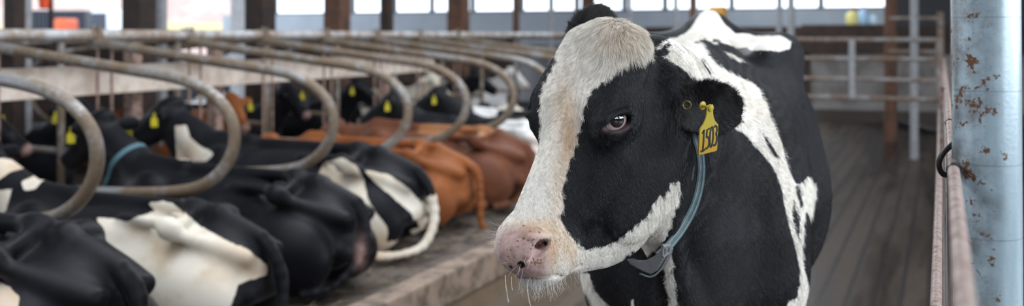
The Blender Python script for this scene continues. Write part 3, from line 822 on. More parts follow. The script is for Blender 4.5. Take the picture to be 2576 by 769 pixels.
    for k in range(26):
        x, y = r.uniform(1262, 1420), r.uniform(590, 690); p = shoot(x, y)
        if p is None: continue
        dr = nrm(nrm(grad(f, p[None])[0])*1.0+V(r.normal(0, .5), -.2, r.normal(0, .5))); Lh = r.uniform(.01, .028)
        pts.append([p+dr*Lh*s+V(0, 0, -.3)*Lh*s*s for s in (0, .25, .5, .75, 1)])
    for x, y in [(1262, 592), (1266, 585), (1262, 600), (1272, 575), (1258, 610)]*3:
        p = shoot(x+3, y)
        if p is None: continue
        dr = nrm(V(-.9+r.normal(0, .2), -.2, .5+r.normal(0, .4))); Lh = r.uniform(.02, .04)
        pts.append([p+dr*Lh*s for s in (0, .25, .5, .75, 1)])
    wh = strands('chin_whiskers', np.array(pts), .00023, plain_hair((.62, .60, .58), 'whisker_hair'), cow, taper=.6); wh['kind'] = 'stuff'; wh['label'] = 'long pale whiskers on the chin'
    # ear fringe: long dark hairs at the root of the ear
    pts = []
    for k in range(160):
        x, y = r.uniform(1672, 1712), r.uniform(262, 330); p = shoot(x, y) if False else raycast(f, x, y, 1.8, 2.4)
        if p is None: continue
        dr = nrm(V(-.1+r.normal(0, .25), -.35, -1+r.normal(0, .2))); Lh = r.uniform(.015, .035)
        pts.append([p+dr*Lh*s for s in (0, .3, .6, 1)])
    fr_ = strands('ear_fringe', np.array(pts), .0003, plain_hair((.012, .010, .010), 'fringe_hair'), cow); fr_['kind'] = 'stuff'
    # strings of saliva
    gl = NT('saliva'); glm = gl.bsdf((.9, .9, .92), .08, Transmission_Weight=.7, IOR=1.34, Specular_IOR_Level=.6)
    m = MB()
    for pth, rr in (([(1271,690),(1272,712),(1275,735),(1279,760)], .0009), ([(1329,702),(1327,725),(1330,750),(1337,775)], .0009), ([(1287,695),(1287,715),(1289,730)], .0006)):
        q = catmull([px2w(x, y, 1.83) for x, y in pth], 5)
        m.tube(q, [rr*(.7+.5*abs(math.sin(i*1.9))) for i in range(len(q))], 8)
    m.build('saliva_string', glm, cow)
    # straw crumbs on the nose
    m = MB()
    for k in range(70):
        cx_, cy_, sp = [(1262, 678, 6), (1358, 618, 7), (1350, 658, 8), (1300, 640, 25), (1330, 596, 20), (1270, 690, 6)][k % 6]
        p = shoot(cx_+r.normal(0, sp), cy_+r.normal(0, sp*.6))
        if p is None: continue
        d = nrm(r.normal(0, 1, 3)); s_ = r.uniform(.0008, .0024); q = nrm(grad(f, p[None])[0]); p = p+q*.001
        m.tube([p-d*s_, p+d*s_], .0007+.0006*r.random(), 5)
    m.build('feed_crumbs', plain('feed_crumbs', (.20, .12, .05), .8), cow)['kind'] = 'stuff'
    tag(cow, 'black and white dairy cow standing in front, white blaze, yellow tag numbered 1503', 'cow')
    rebase(cow, bp(.6, 0, 0))
    return cow
_ec = {}
def ear_only_cached(R):
    k = id(R)
    if k not in _ec: _ec.clear(); _ec[k] = ear_only(R)
    return _ec[k]
FUR = 330000
# ================================================================== cows lying in the stalls
def lying_sdf(side=1, head_yaw=0.0, head_up=0.0, tail='down', legs=True, headlen=1.0, neck=True):
    B = Body()
    B.ell((0, 0, .36), (.82, .37, .345))
    B.ell((.1, side*.05, .30), (.62, .43, .29), k=.12)
    B.ell((.55, 0, .42), (.38, .26, .34), k=.1)
    for s in (1, -1):
        B.ell((.50, s*.19, .42), (.2, .11, .30), k=.06)
        B.cone((-.20, s*.17, .665), (-.58, s*.24, .665), .025, .04, k=.06)
        B.ell((-.60, s*.255, .655), (.075, .045, .05), k=.035)
        B.cone((-.60, s*.25, .63), (-1.04, s*.13, .50), .035, .045, k=.06)
        B.cone((-.60, s*.22, .63), (-.60, 0, .70), .035, .045, k=.06)
        B.ell((-.33, s*.33, .60), (.16, .06, .07), k=.08, mode='-')
    B.cone((.35, 0, .74), (.62, 0, .75), .05, .06, k=.06)
    B.cone((.35, 0, .735), (-.55, 0, .725), .038, .038, k=.05)
    B.cone((-.55, 0, .725), (-.75, 0, .70), .042, .045, k=.05)
    B.cone((-.75, 0, .70), (-1.03, 0, .60), .045, .035, k=.05)
    B.ell((-.76, 0, .40), (.33, .24, .27), k=.06)
    B.ell((-.64, side*.27, .27), (.38, .16, .26), k=.07)
    B.ell((-.70, -side*.22, .25), (.35, .15, .24), k=.07)
    B.cone((-1.02, side*.12, .30), (-1.03, -side*.12, .30), .07, .07, k=.05)
    B.cone((-.38, side*.42, .26), (-.80, side*.50, .10), .085, .05, k=.05)
    B.cone((-.80, side*.50, .09), (-.42, side*.60, .06), .045, .035, k=.03)
    B.cone((-.42, side*.60, .06), (-.33, side*.60, .05), .045, .05, k=.02)
    B.cone((-.75, -side*.34, .14), (-.45, -side*.44, .07), .07, .04, k=.05)
    for s in (1, -1):
        B.cone((.52, s*.22, .22), (.88, s*.20, .10), .09, .06, k=.06)
        B.cone((.88, s*.20, .09), (.58, s*.17, .05), .05, .038, k=.03)
    B.ell((.82, 0, .30), (.19, .14, .22), k=.08)
    cy, sy = math.cos(head_yaw), math.sin(head_yaw)
    def hd(x, y, z): return (1.10+x*cy-y*sy, x*sy+y*cy, .95+z+head_up)
    B.cone((.62, 0, .56), hd(-.02, 0, -.06), .19, .105, k=.08)
    B.cone((.80, 0, .36), hd(0, 0, -.18), .12, .08, k=.08)
    R = np.stack([nrm(V(cy*.82, sy*.82, -.57)), V(-sy, cy, 0), np.cross(nrm(V(cy*.82, sy*.82, -.57)), V(-sy, cy, 0))])
    B.cone(hd(.03, 0, 0), hd(.26, 0, -.15), .11, .07, k=.05)
    B.cone(hd(.26, 0, -.16), hd(.42, 0, -.27), .062, .062, k=.04)
    B.cone(hd(.02, 0, -.12), hd(.36, 0, -.31), .075, .045, k=.04)
    B.ell(hd(-.02, 0, .07), (.07, .07, .05), k=.03)
    for s in (1, -1):
        B.ell(hd(.12, s*.085, -.035), (.045, .025, .03), k=.02)
        e1 = nrm(V(-.25*cy-s*sy, -.25*sy+s*cy, .05))
        e3 = nrm(V(cy, sy, .1)); e2 = np.cross(e3, e1); e3 = np.cross(e1, e2)
        B.ell(V(*hd(-.01, s*.19, .0)), (.105, .055, .016), np.stack([e1, e2, e3]), k=.02)
    T = {'down': [(-1.05, 0, .58), (-1.13, .0, .48), (-1.16, .02*side, .25), (-1.14, .08*side, .06), (-1.02, .30*side, .03), (-.85, .45*side, .03)],
         'tuck': [(-1.05, 0, .58), (-1.11, .02*side, .44), (-1.09, .08*side, .24), (-1.0, .20*side, .10), (-.86, .34*side, .06)],
         'curl': [(-1.05, 0, .58), (-1.14, .0, .46), (-1.18, .0, .25), (-1.14, .10, .08), (-1.02, .26, .04), (-.90, .40, .05)],
         'hang': [(-1.05, 0, .58), (-1.15, 0, .50), (-1.18, .0, .30), (-1.19, .0, .05), (-1.28, -.03, -.06), (-1.50, -.06, -.11)]}[tail]
    T = catmull(T, 3); n = len(T)
    for i in range(n-1):
        r = .040-.024*i/n; r2 = .040-.024*(i+1)/n
        if tail != 'hang' and i > n-4: r, r2 = .03, .026
        B.cone(T[i], T[i+1], r, r2, k=.02)
    return B
_ly = {}
def lying_mesh(key, **kw):
    if key not in _ly:
        B = lying_sdf(**kw); P, Q = nets(B, (-1.62, -.85, -.2), (1.7, .85, 1.5), .017)
        _ly[key] = (project(B, P, 2), q2t(Q))
    return _ly[key]
CS = .87
def lying_cow(name, L, a, z, key, kw, paint, mat, label, group, facing=1, scale=CS, yaw=0.0, cat='cow'):
    P, T = lying_mesh(key, **kw)
    P = P*scale
    fw = V(-CT, ST, 0) if facing > 0 else V(CT, -ST, 0)
    fw = V(fw[0]*math.cos(yaw)-fw[1]*math.sin(yaw), fw[0]*math.sin(yaw)+fw[1]*math.cos(yaw), 0)
    lf = V(-fw[1], fw[0], 0); R = np.stack([fw, lf, V(0, 0, 1)]); O = alley(L, a, z)
    Wp = P@R+O; N = vnormals(Wp, T)
    o = big_mesh(name, Wp, T, mat)
    pat = paint(P/scale, Wp, N) if callable(paint) else np.full(len(P), paint)
    attr(o, 'pat', pat); 
    g = P/scale; kk = dict(**kw); cy = kk.get('head_yaw', 0); hx = 1.10+.46*math.cos(cy); hy = .46*math.sin(cy); hz = .95-.29+kk.get('head_up', 0)
    dm = np.linalg.norm(g-V(hx, hy, hz), axis=1); attr(o, 'pink', sstep(-dm, -.085, -.055)*.8)
    attr(o, 'tan', np.clip(.35*np.sin(g[:, 0]*5+a)*np.sin(g[:, 2]*7+1), 0, .4)); attr(o, 'spot', np.zeros(len(P)))
    tag(o, label, cat, group)
    o['_frame'] = 0; del o['_frame']
    frame = (O, R, scale, kw)
    return o, frame
def lpt(frame, p):
    O, R, sc, kw = frame; return O+(V(*p)*sc)@R
def blobs(bl, black=False):
    """pattern from ellipsoids given in the cow's own axes"""
    def f(g, Wp, N):
        d = np.full(len(g), -1.)
        for c, r in bl:
            q = (g-V(*c))/V(*r); d = np.maximum(d, (1-np.sqrt((q**2).sum(1)))*min(r))
        return -d if black else d
    return f
def pxpaint(polys, other=-.1, blacks=()):
    def f(g, Wp, N):
        px = w2px(Wp); sc = Wp[:, 1]/F; v = nrm_rows(V(0, 0, H)-Wp); fc = (N*v).sum(1)
        d = sdset(px, polys)*sc
        if blacks: d = np.minimum(d, -sdset(px, blacks)*sc)
        oth = other(g, Wp, N) if callable(other) else np.full(len(g), other)
        return np.where(fc > -.05, d, oth)
    return f
def cow_eyes_tag(o, frame, tags=(1,), collar=None, number=False):
    O, R, sc, kw = frame; cy_ = kw.get('head_yaw', 0); up = kw.get('head_up', 0); c, s = math.cos(cy_), math.sin(cy_)
    hd = lambda x, y, z: (1.10+x*c-y*s, x*s+y*c, .95+z+up)
    m = bpy.data.materials.get('dark_eye') or plain('dark_eye', (.01, .008, .008), .08, bump=0)
    for k in (1, -1):
        a = np.linspace(0, math.pi, 9); C = lpt(frame, hd(.125, k*.103, -.035))
        MB().lathe([(max(.021*math.sin(t), 1e-5), -.021*math.cos(t)) for t in a], C, (0, 0, 1), 12).build('eyeball', m, o)
    ym = bpy.data.materials.get('far_tag_yellow') or plain('far_tag_yellow', (.62, .52, .03), .4, bump=0)
    for k in tags:
        A = lpt(frame, hd(.035, k*.235, .0)); fw = (V(c, s, 0))@R; lf = V(1, .15, 0)*(1 if True else 0); lf = nrm(lf)
        plate('ear_tag', [(x*1.05, y*1.05) for x, y in TAG_OUT], .004, A-V(0, 0, .045), lf, V(0, 0, 1), ym, o)
    if collar:
        pts = []; nr = []
        c0 = V(.92, 0, .68); ax = nrm(V(*hd(0, 0, -.06))-V(.62, 0, .56)); B = lying_sdf(**kw)
        u = nrm(np.cross(ax, V(0, 1, 0))); w = np.cross(ax, u)
        for i in range(28):
            t = 2*math.pi*i/28; d = u*math.cos(t)+w*math.sin(t); rr = np.linspace(.03, .4, 200); v = B(c0+rr[:, None]*d); j = np.flatnonzero(v > 0)
            q = c0+d*(rr[j[0]] if len(j) else .2); pts.append(lpt(frame, q)); nr.append(d@R)
        ribbon('neck_strap', pts, nr, .034, .008, collar, o, closed=True)
def spotted(seed, amount=.0, sc=2.4):
    r = np.random.default_rng(seed); K = r.normal(0, sc, (6, 3)); ph = r.uniform(0, 6.28, 6)
    def f(g, Wp, N):
        return (np.sin(g@K.T+ph).sum(1)/6*.35+amount)*.5
    return f
# ================================================================== the barn
def alley_box(m, L0, L1, a0, a1, z0, z1):
    R = np.stack([V(-CT, ST, 0), V(ST, CT, 0), V(0, 0, 1)]).T     # columns: L, a, z
    return m.box((L0, a0, z0), (L1, a1, z1), R=R)
BED = .10; CURB = 2.73
def rail_pts(L, a0, a1, z, n=2): return [alley(L, a0+(a1-a0)*i/(n-1), z) for i in range(n)]
def struct(o): o['kind'] = 'structure'; return o
def barn():
    # ---- floor: scored wet concrete
    t = NT('wet_grooved_concrete'); vec = t.obj()
    rot = t.n('ShaderNodeMapping'); t.l(t.n('ShaderNodeTexCoord').outputs['Object'], rot.inputs['Vector']); rot.inputs['Rotation'].default_value = (0, 0, TH)
    sx = t.n('ShaderNodeSeparateXYZ'); t.l(rot.outputs[0], sx.inputs[0])
    fr = t.math('FRACT', t.math('MULTIPLY', sx.outputs[0], 6.5)); gr = t.math('LESS_THAN', t.math('ABSOLUTE', t.math('SUBTRACT', fr, .5)), .10)
    st_ = t.n('ShaderNodeMapping'); t.l(rot.outputs[0], st_.inputs['Vector']); st_.inputs['Scale'].default_value = (1.6, .16, 1)
    nz = t.noise(1.0, st_.outputs[0], 6, .62); n2 = t.noise(14, vec, 5, .7)
    wet = t.step(nz, .40, .60)
    c = t.mix(n2, (.030, .021, .015), (.066, .048, .035)); c = t.mix(wet, c, (.015, .011, .0085)); c = t.mix(t.math('MULTIPLY', gr, .8), c, (.012, .010, .009))
    br_ = t.math('MULTIPLY', t.step(t.math('MULTIPLY', sx.outputs[0], -1), 1.3, 2.4), t.step(nz, .35, .55)); c = t.mix(t.math('MULTIPLY', br_, .8), c, t.mix(n2, (.07, .048, .028), (.15, .105, .065)))
    rgh = t.math('SUBTRACT', .58, t.math('MULTIPLY', wet, .36))
    h = t.math('SUBTRACT', t.math('MULTIPLY', n2, .5), t.math('MULTIPLY', gr, .8))
    fm = t.bsdf(c, rgh, bump=h, bstr=.35, bdist=.003, Specular_IOR_Level=.22)
    m = MB(); alley_box(m, -9, CURB, -8, 19.5, -.1, 0); struct(m.build('floor', fm, smooth=False))
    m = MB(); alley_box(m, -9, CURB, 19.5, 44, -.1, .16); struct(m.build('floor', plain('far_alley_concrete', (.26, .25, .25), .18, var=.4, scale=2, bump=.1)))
    conc = plain('stained_concrete', (.27, .195, .145), .8, color2=(.10, .07, .05), scale=6, bump=.7)
    m = MB(); alley_box(m, CURB, CURB+.16, -3, 19.5, -.05, .19); struct(m.build('trim_1', conc, smooth=False, bevel=.015))
    m = MB(); alley_box(m, -9, CURB, 19.3, 19.5, 0, .24); struct(m.build('trim_2', plain('kerb_dark', (.06, .045, .035), .7), smooth=False, bevel=.01))
    bed = plain('bedding', (.13, .10, .08), .95, color2=(.035, .027, .022), scale=7, bump=1.0)
    # bedding surface with lumps
    nL, nA = 60, 300; vs = []; r = np.random.default_rng(2)
    K = r.normal(0, 6, (12, 2)); ph = r.uniform(0, 6, 12)
    for j in range(nA):
        for i in range(nL):
            L = CURB+.15+(8.6-CURB-.15)*i/(nL-1); a = -3+24*j/(nA-1)
            hh = (np.sin(K@V(L, a)+ph).sum())*.006; vs.append(alley(L, a, BED-.015+hh))
    q = [(j*nL+i, j*nL+i+1, (j+1)*nL+i+1, (j+1)*nL+i) for j in range(nA-1) for i in range(nL-1)]
    q = [x[::-1] for x in q]
    o = mesh_obj('floor', vs, q, bed); struct(o)
    # loose straw and muck lumps by the kerb
    m = MB()
    for k in range(420):
        L = CURB+.15+abs(r.normal(0, .45)); a = r.uniform(2, 10); p = alley(L, a, BED+.004); d = nrm(V(r.normal(), r.normal(), .15*r.normal())); s = r.uniform(.02, .06)
        m.tube([p-d*s, p+d*s+V(0, 0, .008)], .0022, 4)
    st = m.build('loose_straw', plain('straw', (.34, .26, .15), .8)); tag(st, 'loose straw strewn over the stall bedding by the kerb', 'straw', kind='stuff')
    m = MB(); alley_box(m, CURB+.1, 13.5, -8, 44, -.12, .05); struct(m.build('floor', plain('passage_concrete', (.16, .14, .13), .6, var=.5, scale=2), smooth=False))
    # outdoor ground beyond the open side
    g = plain('pale_gravel', (.62, .60, .58), .9, var=.25, scale=2); m = MB(); alley_box(m, 13.4, 90, -30, 130, -.3, -.05); struct(m.build('ground', g, smooth=False))
    # ---- roof with an open ridge
    rf = plain('roof_sheet', (.34, .34, .35), .6, scale=3); m = MB(); 
    alley_box(m, 4.1, 14, -10, 46, 4.6, 4.7); struct(m.build('ceiling', rf, smooth=False))
    m = MB(); alley_box(m, -9, 2.9, -10, 46, 4.6, 4.7); struct(m.build('ceiling', rf, smooth=False))

def a_at(px, L):
    t = (px-CX)/F; return L*(CT+t*ST)/(ST-t*CT)
def L_at(px, a):
    t = (px-CX)/F; return a*(ST-t*CT)/(CT+t*ST)
def orig(o, pos): rebase(o, pos); return o
def wipe_barn():
    pass
def stalls():
    pm = pipe_material('galvanised_pipe', (.40, .40, .405), (.22, .155, .10), amount=.72, scale=4, rough=.38, metallic=.5)
    pr = pipe_material('rail_pipe', (.55, .55, .56), (.32, .24, .18), amount=.5, scale=3, rough=.5, metallic=.3)
    path = [(5.8,-.05),(5.2,-.125),(4.5,-.205),(4.1,-.255),(3.87,-.33),(3.73,-.45),(3.69,-.58),(3.73,-.71),(3.85,-.83),(4.05,-.905),(4.45,-.945),(5.1,-.97),(5.8,-.98)]
    where = ['nearest the camera at the left edge', 'second from the left edge', 'third from the left edge', 'fourth along the row', 'fifth along the row', 'sixth along the row', 'seventh, just left of the standing cow', 'eighth, behind the face of the standing cow', 'ninth, far down the row', 'tenth, at the far end']
    for k in range(9):
        a = 3.557+k
        r = empty('stall_divider', alley(5.8, a, BED))
        m = MB(); m.tube(catmull([alley(L, a, H+z) for L, z in path], 6), .035, 14)
        m.build('divider_loop', pm, r)
        m = MB(); m.tube([alley(5.8, a-.05, H+.0), alley(5.8, a+.05, H+.0)], .052, 14)
        b = MB(); alley_box(m, 5.74, 5.86, a-.012, a+.012, H-.10, H+.055)
        m.build('rail_clamp', pm, r)
        m = MB()
        for s in (-.03, .03): MB().tube([alley(5.77, a+s, H+.03), alley(5.77, a+s, H+.075)], .009, 6).build('clamp_bolt', pm, r)
        pp = bpy.data.materials.get('pale_post') or plain('pale_post', (.30, .20, .16), .7, color2=(.14, .08, .06))
        for s in (.10, .24):
            m = MB(); alley_box(m, 5.86, 5.875, a+s-.008, a+s+.008, H-1.0, H+.0); m.build('hanger_strap', pp, r, smooth=False)
        if k in (3, 4, 7):
            m = MB(); alley_box(m, 6.05, 6.15, a-.35, a-.25, BED-.1, H-.06); m.build('support_post', pp, r, smooth=False)
        center_fix(r)
        tag(r, 'curved pipe stall divider, '+where[k], 'stall divider', 'stall dividers along the row of resting cows')
    m = MB(); m.tube(rail_pts(5.8, -2, 20, H+.0, 30), .043, 14); o = m.build('neck_rail', pr); orig(o, alley(5.8, 0, H)); tag(o, 'long horizontal grey pipe rail running over the stall dividers', 'rail')
    m = MB(); alley_box(m, 5.98, 6.03, -2, 11.3, H-.46, H-.235); o = m.build('plank', plain('cream_plank', (.66, .56, .48), .7, color2=(.46, .36, .29), scale=5), smooth=False, bevel=.004)
    orig(o, alley(6, 0, H-.46)); tag(o, 'long cream painted plank running behind the stall dividers below the rail', 'plank')
    br = plain('plank_bracket', (.16, .09, .06), .7)
    # second rail pair behind
    for (L, z, nm, lab) in ((6.6, H-.02, 'rear_rail', 'brown pipe rail running behind the cream plank'), (7.35, H-.06, 'rear_rail', 'rusty pipe rail running along the row of posts')):
        m = MB(); m.tube(rail_pts(L, 0, 21, z, 20), .032, 10); o = m.build(nm, pm); orig(o, alley(L, 4, z)); tag(o, lab, 'rail')
    # facing dividers of the far row (tops slope the other way)
    for k in range(8):
        a = 6.0+k*1.35; r = empty('facing_divider', alley(6.7, a, 0))
        m = MB(); m.tube(catmull([alley(L, a, H+z) for L, z in [(6.62,-.05),(7.4,-.10),(8.2,-.2),(8.5,-.35),(8.55,-.6),(8.3,-.85),(7.6,-.93),(6.62,-.95)]], 4), .028, 10); m.build('divider_loop', pm, r)
        m = MB(); m.tube([alley(6.62, a, 0), alley(6.62, a, H-.02)], .03, 10); m.build('support_post', pm, r); center_fix(r)
        tag(r, 'brown pipe divider of the far row behind the cream plank, %s from the left' % ['first', 'second', 'third', 'fourth', 'fifth', 'sixth', 'seventh', 'eighth'][k], 'stall divider', 'dividers of the facing row of stalls')
def center_fix(r):
    p = V(*r.location)
    for c in r.children: c.location = tuple(-p)
def posts():
    dk = plain('dark_timber', (.022, .014, .011), .8, color2=(.045, .022, .014), scale=6)
    rs = plain('rust_brown_post', (.12, .050, .026), .75, color2=(.055, .026, .016), scale=5)
    gy = plain('grey_post_paint', (.30, .30, .31), .6); wh = plain('white_post_paint', (.85, .85, .88), .6)
    lst = [(36, 7.5, .16, dk, 'dark brown post at the left edge of the picture'), (66, 7.5, .09, gy, 'grey post beside the dark post at the left edge'), (350, 7.5, .30, dk, 'wide dark timber post left of a grey one'), (405, 7.6, .12, gy, 'slim grey post right beside the wide dark timber post'),
           (600, 9.0, .20, wh, 'white post at the right edge of the bright opening'), (655, 7.5, .33, dk, 'wide dark post between the white post and the windows'), (848, 7.5, .33, rs, 'wide rust brown post in front of the windows'), (973, 7.5, .19, dk, 'narrow dark post right of the rust brown one'),
           (1153, 7.5, .36, rs, 'wide red brown post with bright windows on both sides'), (1298, 7.5, .13, rs, 'thin rust brown post left of the standing cow'), (1480, 7.5, .33, rs, 'brown post rising behind the ear of the standing cow')]
    for px, L, w, mat, lab in lst:
        a = a_at(px, L); m = MB(); w2 = w*.8
        alley_box(m, L-w2/2, L+w2/2, a-w2/2, a+w2/2, 0, 4.6); o = m.build('support_post', mat, smooth=False, bevel=.01); orig(o, alley(L, a, 0)); tag(o, lab, 'post')
    a = a_at(128, 7.8); m = MB(); m.tube([alley(7.8, a, 0), alley(7.8, a, 4.6)], .02, 10); o = m.build('thin_post', dk); orig(o, alley(7.8, a, 0)); tag(o, 'thin dark post with the orange bucket hanging on it', 'post')
    # bright orange bucket on the thin post
    c = alley(7.8, a, 0)*1.0+V(-.055, -.02, H+.25); om = plain('orange_plastic', (.90, .09, .02), .5, var=.1)
    r = empty('orange_bucket', c); MB().lathe([(.03, 0), (.045, .01), (.058, .14), (.062, .16), (.056, .16), (.042, .02), (.001, .02)], c, (0, 0, 1), 20).build('bucket_body', om, r)
    MB().tube([c+V(.058*math.cos(t), 0, .15+.09*math.sin(t)) for t in np.linspace(0, math.pi, 12)], .004, 6).build('bucket_handle', dk, r); center_fix(r)
    tag(r, 'bright orange bucket hanging from the thin dark post', 'bucket')
    # dark boards behind the far row
    m = MB(); alley_box(m, 9.2, 9.26, -2, a_at(440, 9.2), 0, H-.10); o = m.build('dark_board', dk, smooth=False); orig(o, alley(9.2, 4, H-.4)); tag(o, 'dark timber board across the left opening behind the rails', 'board')
    m = MB(); alley_box(m, 9.2, 9.3, a_at(612, 9.2), 21.5, .0, H-.10); o = m.build('timber_wall', plain('low_wall_timber', (.035, .022, .017), .85, color2=(.07, .045, .035), scale=3), smooth=False); orig(o, alley(9.2, 12, 0)); tag(o, 'low dark timber wall behind the far row of cows', 'wall panel')
    return dk, rs, gy
A0 = 22.0
def endwall(dk, rs, gy):
    # low wall, translucent panels, window strip; perpendicular to the alley
    pan = NT('pale_curtain_panel'); vec = pan.obj(); n = pan.noise(2, vec, 4)
    pm = pan.bsdf(pan.mix(n, (.24, .27, .31), (.36, .39, .43)), .5, bump=n, bstr=.1)
    low = plain('low_wall_concrete', (.20, .185, .175), .45, color2=(.10, .085, .075), scale=1.6)
    m = MB(); alley_box(m, L_at(2250, A0), L_at(560, A0), A0, A0+.1, 1.42, 2.16); struct(m.build('wall_end_panel', pm, smooth=False))
    m = MB(); alley_box(m, 6.2, L_at(560, A0), A0-.05, A0+.15, 0, 1.42); struct(m.build('wall_end_low', plain('grey_low_wall', (.22, .22, .23), .6, scale=2), smooth=False))
    m = MB(); alley_box(m, -12, 6.2, A0-.05, A0+.15, .1, 1.22); struct(m.build('wall_end_concrete', low, smooth=False))
    m = MB(); alley_box(m, -12, 6.2, A0-.08, A0+.12, 1.22, 1.80); struct(m.build('wall_end_timber', dk, smooth=False))
    m = MB(); alley_box(m, -12, L_at(2240, A0), A0-.05, A0+.15, 1.80, 4.7); struct(m.build('wall_end_side', plain('dark_side_wall', (.035, .035, .04), .8), smooth=False))
    m = MB(); alley_box(m, L_at(2250, A0), L_at(560, A0), A0, A0+.1, 3.7, 4.7); struct(m.build('wall_end_top', gy, smooth=False))
    # windows: mullioned frames with glass
    fr = plain('window_frame_grey', (.16, .16, .17), .5); gl = NT('window_glass'); glm = gl.bsdf((1, 1, 1), .02, Transmission_Weight=1.0, IOR=1.05, Specular_IOR_Level=.2)
    xs = [690, 885, 990, 1085, 1188, 1310, 1385, 1450, 1570, 1672, 1745, 1840, 1960, 2065, 2245]
    for i in range(len(xs)-1):
        La, Lb = L_at(xs[i], A0), L_at(xs[i+1], A0)
        m = MB(); m2 = MB()
        alley_box(m, Lb, La, A0, A0+.08, 2.16, 2.21); alley_box(m, La-.06, La, A0, A0+.08, 2.16, 3.7); alley_box(m, Lb, Lb+.06, A0, A0+.08, 2.16, 3.7); alley_box(m, Lb, La, A0, A0+.08, 3.62, 3.7)
        w = struct(m.build('window_%d' % (i+1), fr, smooth=False))
        alley_box(m2, Lb+.05, La-.05, A0+.03, A0+.045, 2.2, 3.64); m2.build('pane', glm, w, smooth=False)
    # posts of the end bays and hanging pipes
    for px, A, w, mat, lab in [(1742, 16, .10, rs, 'thin red brown post behind the back of the standing cow'), (2241, 16, .19, rs, 'rusty brown post beyond the gate at right'), (1960, 15, .08, gy, 'slim grey pipe post just left of another, above the hip of the cow'), (1990, 14.5, .10, gy, 'slim grey pipe post right above the rump of the standing cow'),
                        (1700, 18, .1, gy, 'slim grey pipe post far behind the withers of the cow'), (1585, 18, .08, gy, 'slim grey pipe far behind the poll of the standing cow'), (1385, 18, .08, gy, 'thin grey pipe left of the raised ear')]:
        L = L_at(px, A); m = MB(); m.tube([alley(L, A, 0), alley(L, A, 4.6)], w/2, 12); o = m.build('pipe_post', mat); orig(o, alley(L, A, 0)); tag(o, lab, 'post')
    # yellow cow brush
    yl = plain('yellow_paint', (.62, .30, .02), .5, color2=(.45, .2, .02)); A = 13.0; L = L_at(1806, A); c = alley(L, A, 0); Y = c[1]
    r = empty('yellow_machine', c); z1 = H+(88-66)/F*Y; z2 = H+(88-16)/F*Y
    m = MB(); alley_box(m, L-.10, L+.10, A-.1, A+.1, z1, z2); m.build('motor_housing', yl, r, bevel=.02)
    MB().tube([V(c[0], c[1], 0), V(c[0], c[1], z1)], .03, 10).build('stand_pipe', gy, r)
    m = MB(); m.lathe([(.05, 0), (.16, .02), (.17, .5), (.05, .52)], V(c[0], c[1], z1-.56), (0, 0, 1), 20); m.build('brush_roll', plain('brush_bristle', (.02, .02, .02), .9, scale=80), r); center_fix(r)
    tag(r, 'yellow painted cow brush motor standing behind the back of the cow', 'machine')
    # shelf items at the far right wall
    A = 18.0
    def jug(px, y0, y1, col, name, lab, cap=None, rr=.5):
        L = L_at(px, A); c = alley(L, A, 0); Y = c[1]; za, zb = H-(y1-88)/F*Y, H-(y0-88)/F*Y; hh = zb-za; w = hh*rr
        r = empty(name, V(c[0], c[1], za)); mt = plain(name+'_body', col, .4, var=.1)
        MB().lathe([(w*.9, 0), (w, .02), (w, hh*.6), (w*.75, hh*.75), (w*.3, hh*.85), (w*.3, hh), (.001, hh)], (c[0], c[1], za), (0, 0, 1), 20).build('jug_body', mt, r)
        MB().lathe([(w*.36, hh*.9), (w*.36, hh*1.12), (.001, hh*1.12)], (c[0], c[1], za), (0, 0, 1), 14).build('jug_cap', plain(name+'_cap', cap or (.5, .5, .5), .4), r); center_fix(r)
        tag(r, lab, 'jug'); return za, L
    za, Lj = jug(2145, 22, 62, (.75, .68, .25), 'yellow_jug', 'pale yellow jug with a red cap on the far ledge', (.30, .03, .02), .42)
    jug(2172, 20, 60, (.40, .60, .80), 'blue_jug', 'light blue jug right of the yellow one on the far ledge', (.7, .7, .75), .36)
    jug(2198, 32, 60, (.55, .70, .80), 'small_jug', 'small pale blue jug at the right end of the far ledge', (.2, .25, .3), .4)
    m = MB(); alley_box(m, L_at(2245, A), L_at(2020, A), A-.2, A+.2, za-.5, za); o = m.build('ledge', dk, smooth=False)
    orig(o, alley(L_at(2130, A), A, za-.5)); tag(o, 'dark timber ledge carrying the coloured jugs at the far end', 'ledge')
    for px in (2030, 2235):
        L = L_at(px, A); m = MB(); alley_box(m, L-.06, L+.06, A-.06, A+.06, 0, za-.5); m.build('ledge_leg', dk, o, smooth=False).location = tuple(-V(*o.location))
